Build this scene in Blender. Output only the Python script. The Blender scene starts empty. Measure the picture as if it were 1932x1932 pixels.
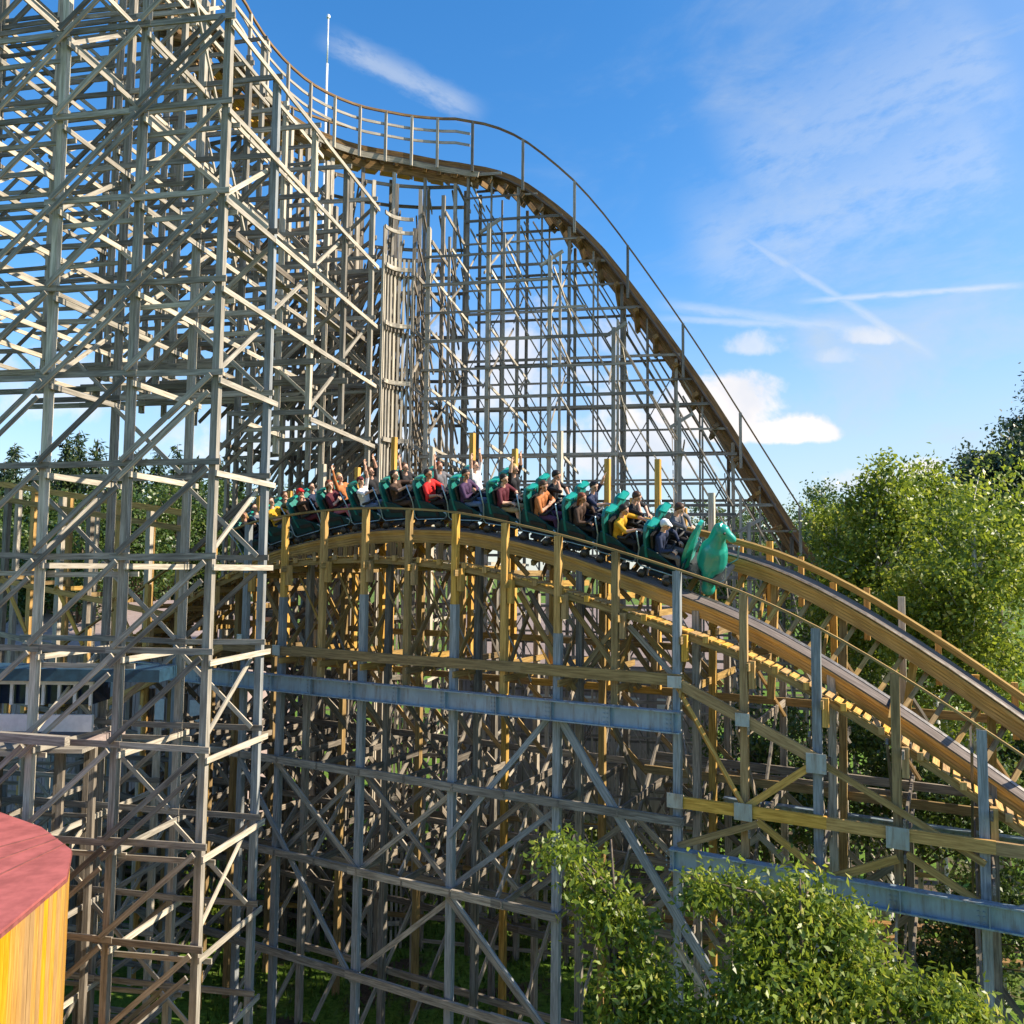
import bpy, math, random
import numpy as np
from mathutils import Vector, Matrix
R_ = math.radians
rnd = random.Random(7)
sc = bpy.context.scene
col = sc.collection

# ------------------------------------------------------------------ camera, sky, sun, exposure
CAMH = 13.5                      # camera height over the ground
PITCH, ROLL = R_(4.0), R_(0.6)
FOC = 0.80                       # focal length / picture width
cam_d = bpy.data.cameras.new('camera')
cam = bpy.data.objects.new('camera', cam_d)
col.objects.link(cam)
cam_d.sensor_width = 36.0
cam_d.lens = 36.0 * FOC
cam_d.clip_end = 6000.0
cam.matrix_world = Matrix.Translation((0, 0, CAMH)) @ Matrix.Rotation(R_(90) + PITCH, 4, 'X') @ Matrix.Rotation(ROLL, 4, 'Z')
sc.camera = cam
sc.view_settings.view_transform = 'Standard'
sc.view_settings.look = 'None'
sc.view_settings.gamma = 1.0
sc.view_settings.exposure = 0.92

SUN_EL, SUN_AZ = R_(37), R_(100)          # azimuth measured from +Y (into the picture) towards +X (right)
sun_dir = Vector((math.sin(SUN_AZ) * math.cos(SUN_EL), math.cos(SUN_AZ) * math.cos(SUN_EL), math.sin(SUN_EL)))
sun_d = bpy.data.lights.new('sun', 'SUN')
sun_d.energy = 5.0
sun_d.angle = R_(0.5)
sun_d.color = (1.0, 0.865, 0.68)
sun = bpy.data.objects.new('sun', sun_d)
col.objects.link(sun)
sun.rotation_euler = sun_dir.to_track_quat('Z', 'Y').to_euler()

CM = np.array(cam.matrix_world)
CR = CM[:3, :3]
W0 = 1932.0
def at(px, py, Y):
    """world point seen at picture point (px, py of 1932) at depth Y in front of the camera position"""
    v = CR @ np.array(((px - W0/2) / (W0*FOC), -(py - W0/2) / (W0*FOC), -1.0))
    s = Y / v[1]
    return Vector((v[0]*s, v[1]*s, CAMH + v[2]*s))
def proj(p):
    v = CR.T @ (np.array(p) - np.array((0, 0, CAMH)))
    z = max(-v[2], 0.05)
    return W0/2 + W0*FOC*v[0]/z, W0/2 - W0*FOC*v[1]/z, -v[2]

# world: Nishita sky with thin cirrus, cumulus and vapour trails, all functions of the sky direction
world = bpy.data.worlds.new('World')
sc.world = world
world.use_nodes = True
nt = world.node_tree
nt.nodes.clear()
class G:
    """tiny expression helper for math nodes"""
    def __init__(s, tree): s.t = tree
    def m(s, op, *a, clamp=False):
        n = s.t.nodes.new('ShaderNodeMath'); n.operation = op; n.use_clamp = clamp
        for i, x in enumerate(a):
            if isinstance(x, (int, float)): n.inputs[i].default_value = x
            else: s.t.links.new(x, n.inputs[i])
        return n.outputs[0]
    def vec(s, x, y, z):
        n = s.t.nodes.new('ShaderNodeCombineXYZ')
        for i, q in enumerate((x, y, z)):
            if isinstance(q, (int, float)): n.inputs[i].default_value = q
            else: s.t.links.new(q, n.inputs[i])
        return n.outputs[0]
    def noise(s, v, scale, detail=6, rough=0.55, dist=0.0):
        n = s.t.nodes.new('ShaderNodeTexNoise')
        n.inputs['Scale'].default_value = scale; n.inputs['Detail'].default_value = detail
        n.inputs['Roughness'].default_value = rough; n.inputs['Distortion'].default_value = dist
        s.t.links.new(v, n.inputs['Vector'])
        return n.outputs['Fac']
    def ss(s, x, a, b):
        n = s.t.nodes.new('ShaderNodeMapRange'); n.interpolation_type = 'SMOOTHSTEP'
        n.inputs[1].default_value = a; n.inputs[2].default_value = b
        s.t.links.new(x, n.inputs[0])
        return n.outputs[0]
    def mix(s, f, a, b):
        n = s.t.nodes.new('ShaderNodeMix'); n.data_type = 'RGBA'
        if isinstance(f, (int, float)): n.inputs[0].default_value = f
        else: s.t.links.new(f, n.inputs[0])
        for i, x in ((6, a), (7, b)):
            if isinstance(x, tuple): n.inputs[i].default_value = (*x, 1)
            else: s.t.links.new(x, n.inputs[i])
        return n.outputs[2]
g = G(nt)
tc = nt.nodes.new('ShaderNodeTexCoord')
sep = nt.nodes.new('ShaderNodeSeparateXYZ')
nt.links.new(tc.outputs['Generated'], sep.inputs[0])
dx, dy, dz = sep.outputs
ady = g.m('MAXIMUM', g.m('ABSOLUTE', dy), 0.12)
A_ = g.m('DIVIDE', dx, ady)
E_ = g.m('DIVIDE', dz, ady)
sky = nt.nodes.new('ShaderNodeTexSky')
sky.sky_type = 'NISHITA'; sky.sun_disc = False
sky.sun_elevation = SUN_EL; sky.sun_rotation = SUN_AZ
sky.altitude = 100; sky.air_density = 1.0; sky.dust_density = 0.35; sky.ozone_density = 3.0
def ae(px, py): return (px - 966) / 1546.0, (1074 - py) / 1546.0
hsv = nt.nodes.new('ShaderNodeHueSaturation')
hsv.inputs['Saturation'].default_value = 1.30
nt.links.new(sky.outputs[0], hsv.inputs['Color'])
skyc = hsv.outputs['Color']
# cirrus veil
P1n = g.vec(g.m('ADD', g.m('MULTIPLY', A_, 1.0), g.m('MULTIPLY', E_, 0.9)), g.m('MULTIPLY', g.m('SUBTRACT', E_, g.m('MULTIPLY', A_, 0.45)), 2.3), 0.3)
veil = g.noise(P1n, 2.6, 9, 0.62, 0.6)
veil2 = g.noise(P1n, 9.0, 6, 0.6, 0.3)
side = g.ss(A_, -0.12, 0.5)
low = g.ss(E_, 0.62, 0.02)
cover = g.m('ADD', g.m('MULTIPLY', side, 0.26), g.m('MULTIPLY', low, 0.30))
vv = g.m('ADD', g.m('ADD', g.m('MULTIPLY', veil, 0.8), g.m('MULTIPLY', veil2, 0.22)), cover)
veilf = g.m('MULTIPLY', g.ss(vv, 0.60, 1.30), 0.80)
# pale milky band near the horizon
hor = g.m('MULTIPLY', g.m('ADD', g.ss(E_, 0.42, 0.0), g.m('MULTIPLY', g.ss(A_, 0.1, 0.75), 0.35), clamp=True), 0.66)
# vapour trails
def trail(p, q, w, seed, amp):
    a0, e0 = ae(*p); a1, e1 = ae(*q)
    L = math.hypot(a1-a0, e1-e0); ux, uy = (a1-a0)/L, (e1-e0)/L
    da = g.m('SUBTRACT', A_, a0); de = g.m('SUBTRACT', E_, e0)
    al = g.m('ADD', g.m('MULTIPLY', da, ux), g.m('MULTIPLY', de, uy))
    ac = g.m('SUBTRACT', g.m('MULTIPLY', de, ux), g.m('MULTIPLY', da, uy))
    nz = g.noise(g.vec(g.m('MULTIPLY', al, 1.0), g.m('MULTIPLY', ac, 2.5), seed), 16, 5, 0.65)
    ac2 = g.m('ADD', ac, g.m('MULTIPLY', g.m('SUBTRACT', nz, 0.5), w*1.3))
    f = g.ss(g.m('ABSOLUTE', ac2), w, 0.0)
    ends = g.m('MULTIPLY', g.ss(al, -0.02, 0.05), g.ss(al, L + 0.01, L - 0.05))
    return g.m('MULTIPLY', g.m('MULTIPLY', f, ends), g.m('MULTIPLY', g.ss(nz, 0.15, 0.6), amp))
trs = [trail((590, 30), (905, 190), 0.026, 1.0, 0.42), trail((1520, 553), (1960, 515), 0.006, 2.0, 0.6),
       trail((1390, 415), (1780, 665), 0.009, 3.0, 0.4), trail((1250, 560), (1700, 620), 0.012, 4.0, 0.4),
       trail((1240, 590), (1560, 600), 0.008, 6.0, 0.45), trail((1380, 300), (1932, 20), 0.13, 5.0, 0.26),
       trail((1300, 470), (1932, 215), 0.11, 7.0, 0.28)]
tf = trs[0]
for t_ in trs[1:]: tf = g.m('MAXIMUM', tf, t_)
# cumulus
nzc = g.noise(g.vec(A_, E_, 4.4), 13.0, 8, 0.6, 0.2)
def cum(px, py, rx, ry, k=1.0, bias=0.0):
    a0, e0 = ae(px, py)
    x = g.m('DIVIDE', g.m('SUBTRACT', A_, a0), rx/1546.0); y = g.m('DIVIDE', g.m('SUBTRACT', E_, e0), ry/1546.0)
    y = g.m('MULTIPLY', y, g.m('ADD', 1.0, g.m('MULTIPLY', g.m('LESS_THAN', y, 0.0), 1.2)))
    r = g.m('SUBTRACT', 1.0 + bias, g.m('ADD', g.m('MULTIPLY', x, x), g.m('MULTIPLY', y, y)))
    return g.m('MULTIPLY', g.ss(g.m('ADD', r, g.m('MULTIPLY', g.m('SUBTRACT', nzc, 0.52), 4.2)), 0.05, 1.15), k)
cs = [cum(1390, 775, 90, 75, 1, .9), cum(1330, 775, 90, 70, 1, .9), cum(1495, 812, 75, 38, 1, .9), cum(1430, 812, 120, 40, 1, .9), cum(1650, 915, 150, 36, .75, .5), cum(1745, 885, 60, 30, .9, .5),
      cum(1420, 645, 95, 42, .6), cum(1650, 625, 60, 30, .55), cum(1200, 860, 190, 130, .85),
      cum(960, 720, 260, 190, .75), cum(560, 830, 330, 130, .7), cum(120, 760, 260, 110, .55), cum(1100, 640, 190, 70, .55), cum(1600, 665, 60, 26, .35)]
cf = cs[0]
for t_ in cs[1:]: cf = g.m('MAXIMUM', cf, t_)
c1 = g.mix(tf, g.mix(g.m('MAXIMUM', veilf, hor), skyc, (2.55, 2.85, 3.1)), (3.3, 3.5, 3.7))
shade = g.ss(g.noise(g.vec(A_, E_, 9.1), 9.0, 4, 0.5), 0.35, 0.65)
ccol = g.mix(shade, (3.35, 3.45, 3.75), (4.5, 4.2, 4.0))
c2 = g.mix(cf, c1, ccol)
bg = nt.nodes.new('ShaderNodeBackground')
bg.inputs['Strength'].default_value = 0.135
nt.links.new(c2, bg.inputs['Color'])
wo = nt.nodes.new('ShaderNodeOutputWorld')
nt.links.new(bg.outputs[0], wo.inputs[0])

# ------------------------------------------------------------------ materials
def newmat(name):
    m = bpy.data.materials.new(name); m.use_nodes = True
    n = m.node_tree
    return m, n, n.nodes['Principled BSDF'], G(n)
def attr(t, name):
    n = t.nodes.new('ShaderNodeAttribute'); n.attribute_name = name
    return n
def wood(name, c0, c1, stain, rough=0.85, stain_amt=0.5, spread=0.55):
    m, t, b, e = newmat(name)
    gr = attr(t, 'grain').outputs['Vector']; ti = attr(t, 'tint').outputs['Fac']
    mp = t.nodes.new('ShaderNodeMapping'); mp.inputs['Scale'].default_value = (1.6, 26, 26)
    t.links.new(gr, mp.inputs['Vector'])
    f = e.noise(mp.outputs[0], 1.0, 5, 0.65, 0.4)
    base = e.mix(e.ss(f, 0.3, 0.72), c0, c1)
    mp2 = t.nodes.new('ShaderNodeMapping'); mp2.inputs['Scale'].default_value = (0.9, 5, 5)
    t.links.new(gr, mp2.inputs['Vector'])
    s = e.noise(mp2.outputs[0], 1.0, 4, 0.6, 0.6)
    base = e.mix(e.m('MULTIPLY', e.ss(s, 0.5, 0.75), stain_amt), base, stain)
    h = t.nodes.new('ShaderNodeHueSaturation')
    t.links.new(base, h.inputs['Color'])
    t.links.new(e.m('ADD', 1.0 - spread/2, e.m('MULTIPLY', ti, spread)), h.inputs['Value'])
    t.links.new(e.m('ADD', 0.86, e.m('MULTIPLY', ti, 0.3)), h.inputs['Saturation'])
    t.links.new(h.outputs[0], b.inputs['Base Color'])
    b.inputs['Roughness'].default_value = rough
    b.inputs['Specular IOR Level'].default_value = 0.25
    return m
def plain(name, c, rough=0.5, metal=0.0, var=0.25, scale=6.0, spec=0.5, coat=0.0):
    m, t, b, e = newmat(name)
    tc_ = t.nodes.new('ShaderNodeTexCoord')
    f = e.noise(tc_.outputs['Object'], scale, 5, 0.6)
    dark = tuple(x*(1-var) for x in c); lite = tuple(min(1, x*(1+var)) for x in c)
    t.links.new(e.mix(e.ss(f, 0.3, 0.7), dark, lite), b.inputs['Base Color'])
    b.inputs['Roughness'].default_value = rough; b.inputs['Metallic'].default_value = metal
    b.inputs['Specular IOR Level'].default_value = spec
    b.inputs['Coat Weight'].default_value = coat
    return m
def leafmat(name, ca, cb, cc, trans=0.42):
    m, t, b, e = newmat(name)
    ti = attr(t, 'tint').outputs['Fac']
    c = e.mix(e.ss(ti, 0.0, 0.6), ca, cb)
    c = e.mix(e.ss(ti, 0.7, 1.0), c, cc)
    t.links.new(c, b.inputs['Base Color'])
    b.inputs['Roughness'].default_value = 0.42
    b.inputs['Specular IOR Level'].default_value = 0.6
    tr = t.nodes.new('ShaderNodeBsdfTranslucent')
    h = t.nodes.new('ShaderNodeHueSaturation'); h.inputs['Value'].default_value = 1.6; h.inputs['Hue'].default_value = 0.48
    t.links.new(c, h.inputs['Color']); t.links.new(h.outputs[0], tr.inputs[0])
    mx = t.nodes.new('ShaderNodeMixShader'); mx.inputs[0].default_value = trans
    t.links.new(b.outputs[0], mx.inputs[1]); t.links.new(tr.outputs[0], mx.inputs[2])
    t.links.new(mx.outputs[0], t.nodes['Material Output'].inputs[0])
    return m

M = {}
M['grey'] = wood('weathered_timber', (.15, .132, .108), (.40, .36, .30), (.095, .082, .066), stain_amt=.55, spread=.8)
M['pale'] = wood('pale_weathered_timber', (.26, .235, .19), (.54, .49, .41), (.18, .155, .12), stain_amt=.4, spread=.6)
M['dim'] = wood('old_brown_timber', (.125, .107, .088), (.31, .27, .22), (.085, .07, .055), spread=.8)
M['blue'] = wood('blue_grey_timber', (.15, .165, .175), (.33, .35, .36), (.15, .13, .09), stain_amt=.5, spread=.4)
M['new'] = wood('yellow_timber', (.32, .185, .06), (.63, .40, .145), (.21, .125, .045), stain_amt=.45, spread=.6)
M['olive'] = wood('olive_timber', (.19, .12, .045), (.42, .285, .115), (.11, .08, .04), stain_amt=.5, spread=.6)
M['track'] = wood('dark_track_timber', (.13, .078, .038), (.33, .205, .09), (.06, .04, .025), stain_amt=.5)
M['plank'] = wood('grey_brown_planks', (.10, .083, .075), (.20, .17, .155), (.075, .065, .06), stain_amt=.4)
M['steel'] = plain('worn_steel_rail', (.42, .40, .38), .3, .9, .3)
def streaked(name, c, stain, amt, rough, metal):
    m, t, b, e = newmat(name)
    tc_ = t.nodes.new('ShaderNodeTexCoord')
    mp = t.nodes.new('ShaderNodeMapping'); mp.inputs['Scale'].default_value = (7, 7, .9); t.links.new(tc_.outputs['Object'], mp.inputs['Vector'])
    f = e.noise(mp.outputs[0], 1.0, 6, .65, .3); f2 = e.noise(tc_.outputs['Object'], 2.2, 5, .6)
    k = e.m('MULTIPLY', e.ss(e.m('ADD', e.m('MULTIPLY', f, .7), e.m('MULTIPLY', f2, .4)), .50, .72), amt)
    base = e.mix(e.ss(f2, .3, .7), tuple(x*.82 for x in c), tuple(x*1.1 for x in c))
    t.links.new(e.mix(k, base, stain), b.inputs['Base Color'])
    b.inputs['Roughness'].default_value = rough; b.inputs['Metallic'].default_value = metal
    return m
M['gird'] = streaked('galvanised_blue_grey', (.25, .335, .41), (.13, .11, .09), .75, .5, .25)
M['plate'] = streaked('galvanised_plate', (.40, .44, .46), (.19, .14, .10), .7, .45, .4)
M['teal'] = plain('teal_paint', (.015, .30, .235), .28, 0, .12, 4.0, coat=.3)
M['teal_d'] = plain('dark_teal_shell', (.01, .06, .07), .4, 0, .2, 5.0)
M['teal_s'] = streaked('scuffed_teal_shell', (.012, .20, .175), (.02, .06, .06), .7, .35, 0)
M['tube'] = plain('pale_blue_tube', (.30, .42, .48), .35, .6, .15)
M['black'] = plain('black_padding', (.02, .02, .022), .6, 0, .3)
M['chassis'] = plain('dark_chassis_steel', (.05, .055, .06), .45, .5, .3)
M['wheel'] = plain('wheel_rubber', (.06, .045, .03), .6)
M['roof'] = plain('red_roof_felt', (.34, .10, .095), .9, 0, .22, 2.2, .15)
M['board'] = wood('yellow_wall_boards', (.36, .19, .045), (.54, .305, .085), (.28, .15, .05), stain_amt=.55, spread=.5)
M['trim'] = plain('dark_red_trim', (.22, .07, .06), .7)
M['clad'] = wood('mauve_cladding', (.30, .235, .225), (.42, .34, .325), (.26, .2, .19), stain_amt=.3, spread=.3)
M['white'] = plain('white_paint', (.72, .70, .68), .6, 0, .08)
M['navy'] = plain('navy_glass', (.01, .02, .045), .15, 0, .2)
M['bluep'] = plain('blue_painted_steel', (.018, .055, .095), .5, 0, .25)
M['mast'] = plain('mast_paint', (.75, .78, .8), .4, .2, .1)
M['bark'] = plain('bark', (.12, .09, .065), .9, 0, .4, 12)
M['birch'] = plain('birch_bark', (.55, .52, .47), .8, 0, .35, 10)
M['leaf_a'] = leafmat('birch_leaves', (.075, .13, .012), (.19, .265, .024), (.42, .44, .10))
M['leaf_b'] = leafmat('willow_leaves', (.075, .13, .012), (.21, .28, .03), (.50, .47, .12))
M['leaf_c'] = leafmat('dark_leaves', (.014, .035, .016), (.035, .07, .028), (.07, .10, .03), .25)
M['needle'] = leafmat('fir_needles', (.012, .032, .012), (.035, .065, .018), (.08, .10, .025), .2)
M['leaf_d'] = leafmat('forest_leaves', (.03, .07, .014), (.08, .135, .022), (.18, .21, .04), .25)

# ------------------------------------------------------------------ mesh building
XS = 1.0      # metres per unit of the part being built, measured from the camera position
def xs(p):
    p = Vector(p); return Vector((p.x*XS, p.y*XS, CAMH + (p.z-CAMH)*XS))
class MB:
    def __init__(s):
        s.v = []; s.f = []; s.t = []; s.g = []; s.mi = []; s.smooth = False
    def add(s, vs, fs, tint=None, grain=None, mi=0):
        o = len(s.v)
        if tint is None: tint = rnd.random()
        s.v.extend([tuple(x) for x in vs]); s.f.extend([tuple(o+i for i in f) for f in fs])
        s.t.extend([tint]*len(vs))
        s.g.extend(grain if grain is not None else [tuple(x) for x in vs])
        s.mi.extend([mi]*len(fs))
        return s
    def frame_box(s, p, X, Y, Z, lx, ly, lz, tint=None, mi=0, along=0):
        """box centred at p, half sizes lx ly lz on the unit axes X Y Z; along = index of the grain axis"""
        vs = []; gr = []
        off = (rnd.uniform(0, 50), rnd.uniform(0, 9), rnd.uniform(0, 9))
        for c in ((-1,-1,-1),(1,-1,-1),(1,1,-1),(-1,1,-1),(-1,-1,1),(1,-1,1),(1,1,1),(-1,1,1)):
            l = (c[0]*lx, c[1]*ly, c[2]*lz)
            vs.append(p + X*l[0] + Y*l[1] + Z*l[2])
            q = (l[along], l[(along+1) % 3], l[(along+2) % 3])
            gr.append((q[0]+off[0], q[1]+off[1], q[2]+off[2]))
        return s.add(vs, ((0,3,2,1),(4,5,6,7),(0,1,5,4),(1,2,6,5),(2,3,7,6),(3,0,4,7)), tint, gr, mi)
    def box(s, c, sx, sy, sz, tint=None, mi=0, along=0):
        return s.frame_box(Vector(c), Vector((1,0,0)), Vector((0,1,0)), Vector((0,0,1)), sx/2, sy/2, sz/2, tint, mi, along)
    def beam(s, p, q, w, h, side=None, tint=None, mi=0):
        """timber from p to q; w across (horizontal for level timbers), h deep"""
        p = Vector(p); q = Vector(q); d = q - p; L = d.length
        if L < 1e-5: return s
        d /= L
        if abs(d.z) > 0.85:
            r = Vector(side) if side else Vector((1, 0, 0))
            X = (r - d*r.dot(d)).normalized(); Y = d.cross(X)
        else:
            X = d.cross(Vector((0, 0, 1))).normalized(); Y = X.cross(d)
        return s.frame_box((p+q)/2, d, X, Y, L/2, w/2, h/2, tint, mi)
    def tube(s, pts, r, n=8, tint=None, mi=0, cap=True, rr=None):
        P = [Vector(x) for x in pts]; o = len(s.v); vs = []; fs = []
        up = None
        for i, p in enumerate(P):
            d = (P[min(i+1, len(P)-1)] - P[max(i-1, 0)]).normalized()
            if up is None: up = d.orthogonal().normalized()
            up = (up - d*up.dot(d)).normalized(); b = d.cross(up)
            ra = rr[i] if rr else r
            for k in range(n):
                a = 2*math.pi*k/n
                vs.append(p + up*(ra*math.cos(a)) + b*(ra*math.sin(a)))
        for i in range(len(P)-1):
            for k in range(n):
                fs.append((i*n+k, i*n+(k+1) % n, (i+1)*n+(k+1) % n, (i+1)*n+k))
        if cap:
            fs.append(tuple(range(n-1, -1, -1))); fs.append(tuple((len(P)-1)*n+k for k in range(n)))
        return s.add(vs, fs, tint, None, mi)
    def prism(s, poly, ext, tint=None, mi=0):
        """polygon (list of points) extruded by vector ext"""
        n = len(poly); a = [Vector(p) for p in poly]; b = [p + Vector(ext) for p in a]
        fs = [tuple(range(n-1, -1, -1)), tuple(range(n, 2*n))] + [(i, (i+1) % n, n+(i+1) % n, n+i) for i in range(n)]
        return s.add(a+b, fs, tint, None, mi)
    def build(s, name, mats, parent=None, smooth=False):
        me = bpy.data.meshes.new(name)
        me.from_pydata(s.v if XS == 1.0 else [xs(v) for v in s.v], [], s.f)
        if not isinstance(mats, (list, tuple)): mats = [mats]
        for m in mats: me.materials.append(m)
        if len(mats) > 1: me.polygons.foreach_set('material_index', s.mi)
        a = me.attributes.new('tint', 'FLOAT', 'POINT'); a.data.foreach_set('value', s.t)
        a = me.attributes.new('grain', 'FLOAT_VECTOR', 'POINT'); a.data.foreach_set('vector', [x for v in s.g for x in v])
        if smooth: me.polygons.foreach_set('use_smooth', [True]*len(me.polygons))
        me.update()
        o = bpy.data.objects.new(name, me); col.objects.link(o)
        if parent is not None:
            o.parent = parent
            o.matrix_parent_inverse = parent.matrix_world.inverted() if parent.matrix_world else Matrix()
        return o
def tag(o, label, cat, group=None, kind=None):
    if label: o['label'] = label
    if cat: o['category'] = cat
    if group: o['group'] = group
    if kind: o['kind'] = kind
    return o
def empty(name, label, cat, group=None, loc=(0, 0, 0)):
    o = bpy.data.objects.new(name, None); col.objects.link(o)
    o.empty_display_size = 0.3
    o.location = loc
    return tag(o, label, cat, group)
def place(root, loc):
    """put an empty with already-built world-space children at loc"""
    root.location = loc
    for c in list(col.objects):
        if c.parent is root: c.matrix_parent_inverse = Matrix.Translation(-Vector(loc))

def interp(xs, ys, x):
    """monotone-ish cubic through the points (Catmull-Rom on uneven knots)"""
    n = len(xs)
    if x <= xs[0]: return ys[0] + (ys[1]-ys[0])/(xs[1]-xs[0])*(x-xs[0])
    if x >= xs[-1]: return ys[-1] + (ys[-1]-ys[-2])/(xs[-1]-xs[-2])*(x-xs[-1])
    i = max(j for j in range(n-1) if xs[j] <= x)
    def sl(j):
        if j == 0: return (ys[1]-ys[0])/(xs[1]-xs[0])
        if j == n-1: return (ys[-1]-ys[-2])/(xs[-1]-xs[-2])
        return (ys[j+1]-ys[j-1])/(xs[j+1]-xs[j-1])
    h = xs[i+1]-xs[i]; t = (x-xs[i])/h
    m0, m1 = sl(i)*h, sl(i+1)*h
    return (2*t**3-3*t*t+1)*ys[i] + (t**3-2*t*t+t)*m0 + (-2*t**3+3*t*t)*ys[i+1] + (t**3-t*t)*m1

class Trestle:
    """timbers collected by kind; the hundred that show largest of a kind become parts of their own, the rest one part"""
    def __init__(s, name, label, cat, base, group=None, cap=100):
        s.name, s.label, s.cat, s.base, s.group, s.cap = name, label, cat, Vector((base[0]*XS, base[1]*XS, base[2])), group, cap
        s.items = {}; s.ws = 1.0
    def add(s, kind, p, q, w, h, mat='grey', side=None, tint=None):
        p = Vector(p); q = Vector(q)
        if (q-p).length < .03: return
        w *= s.ws; h *= s.ws
        if XS != 1.0:
            if kind == 'post':
                lo = clear_of_hill(p)
                for z0, z1 in lo:
                    z1 = min(z1, q.z)
                    if z1 - z0 > .25: s.put(kind, Vector((p.x, p.y, z0)), Vector((q.x, q.y, z1)), w, h, mat, side, tint)
                return
            if max(p.z, q.z) < 3.6: return
            for i in range(5):
                c = p + (q-p)*(i/4)
                if not any(z0 <= c.z <= z1 for z0, z1 in clear_of_hill(c)): return
        s.put(kind, p, q, w, h, mat, side, tint)
    def put(s, kind, p, q, w, h, mat, side, tint):
        j = 0.006
        p = p + Vector((rnd.uniform(-j, j), rnd.uniform(-j, j), 0)); q = q + Vector((rnd.uniform(-j, j), rnd.uniform(-j, j), 0))
        w *= rnd.uniform(.97, 1.03); h *= rnd.uniform(.97, 1.03)
        s.items.setdefault(kind, []).append((p, q, w, h, mat, side, tint if tint is not None else rnd.random()))
    @staticmethod
    def size(it):
        p, q, w, h = it[:4]; n = 0; wd = 0
        L = (q-p).length
        for i in range(9):
            x, y, z = proj(p + (q-p)*(i/8))
            if z > .5 and -10 < x < W0+10 and -10 < y < W0+10:
                n += L/9/z; wd = max(wd, max(w, h)/z)
        return n*wd
    def finish(s):
        root = empty(s.name, s.label, s.cat, s.group, s.base)
        bpy.context.view_layer.update()
        inv = Matrix.Translation(-s.base)
        for kind, L in s.items.items():
            L.sort(key=Trestle.size, reverse=True)
            for it in L[:s.cap]:
                b = MB(); b.beam(*it[:4], side=it[5], tint=it[6])
                o = b.build(kind, M[it[4]]); o.parent = root; o.matrix_parent_inverse = inv
            rest = L[s.cap:]
            if rest:
                mats = sorted({it[4] for it in rest}); b = MB()
                for it in rest: b.beam(*it[:4], side=it[5], tint=it[6], mi=mats.index(it[4]))
                o = b.build(kind, [M[x] for x in mats]); o.parent = root; o.matrix_parent_inverse = inv
                o['kind'] = 'stuff'
        return root
# ------------------------------------------------------------------ ground
def ground_mat():
    m, t, b, e = newmat('grass_and_earth')
    tc_ = t.nodes.new('ShaderNodeTexCoord'); o = tc_.outputs['Object']
    f = e.noise(o, 0.35, 6, 0.6, 0.5); f2 = e.noise(o, 6.0, 6, 0.7); f3 = e.noise(o, 0.12, 3, 0.5)
    gr = e.mix(e.ss(f2, 0.3, 0.7), (.06, .12, .015), (.16, .27, .04))
    ea = e.mix(e.ss(f2, 0.3, 0.7), (.06, .045, .03), (.14, .105, .07))
    c = e.mix(e.ss(f, 0.50, 0.60), gr, ea)
    t.links.new(c, b.inputs['Base Color']); b.inputs['Roughness'].default_value = 0.95
    b.inputs['Specular IOR Level'].default_value = 0.1
    bp = t.nodes.new('ShaderNodeBump'); bp.inputs['Strength'].default_value = 0.6; bp.inputs['Distance'].default_value = 0.1
    t.links.new(f2, bp.inputs['Height']); t.links.new(bp.outputs[0], b.inputs['Normal'])
    return m
b = MB()
b.add([(-3000, -400, 0), (3000, -400, 0), (3000, 5000, 0), (-3000, 5000, 0)], [(0, 1, 2, 3)])
tag(b.build('ground', ground_mat()), None, None, kind='structure')
# grass blades on the lawn inside the coaster's loop
b = MB()
vs = []
for i in range(9000):
    x = rnd.uniform(-11, 9); y = rnd.uniform(22, 44)
    a = rnd.uniform(0, 6.28); hgt = rnd.uniform(.1, .32); w = .05
    lx, ly = rnd.uniform(-.1, .1), rnd.uniform(-.1, .1)
    b.add([(x-w*math.cos(a), y-w*math.sin(a), 0), (x+w*math.cos(a), y+w*math.sin(a), 0), (x+lx, y+ly, hgt)], [(0, 1, 2)])
M['grassb'] = leafmat('grass_blades', (.04, .09, .012), (.10, .19, .025), (.17, .24, .05))
tag(b.build('grass', M['grassb']), 'short green grass under the timber trestle', None, kind='stuff')

# ------------------------------------------------------------------ directions of the big structure
def V2(x, y): return Vector((x, y, 0))
A = V2(.983, -.181)          # along the drop, to the right
B = V2(.181, .983)           # away from the viewer
Zv = Vector((0, 0, 1))
P1 = V2(-5.13, 14.0)
CEN = P1 + B*8.0 + A*.75      # centre of the high turn
Z0 = CAMH
def lev(j): return Z0 + .15 + 1.6*j
RT = 6.3                     # radius of the turn's centre line

# heights of the high track: along the turn (phi 0 = left of the centre, 90 = behind it) and along the drop
def h_turn(phi): return Z0 + interp([-60, -30, 0, 30, 50, 70, 90], [17.6, 16.5, 15.44, 14.70, 14.52, 14.48, 14.14], phi)
def h_drop(t): return Z0 + interp([0, 1.5, 2.7, 4.6, 6.45, 8.4, 10.5, 11.45, 14, 17], [14.14, 13.64, 12.88, 11.0, 8.5, 5.55, 2.0, .42, -3.5, -7.6], t)
def rad(phi): return -A*math.cos(R_(phi)) + B*math.sin(R_(phi))
def high(s, r=RT):
    """point, outward direction of the high track; s<0: straight leg (metres before the turn), 0..90: turn in degrees, >90: drop (metres)"""
    if s < 0: return CEN - B*(-s) - A*r, -A, h_turn(-3*-s)
    if s <= 90: return CEN + rad(s)*r, rad(s), h_turn(s)
    return CEN + B*r + A*(s-90), B, h_drop(s-90)

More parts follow.
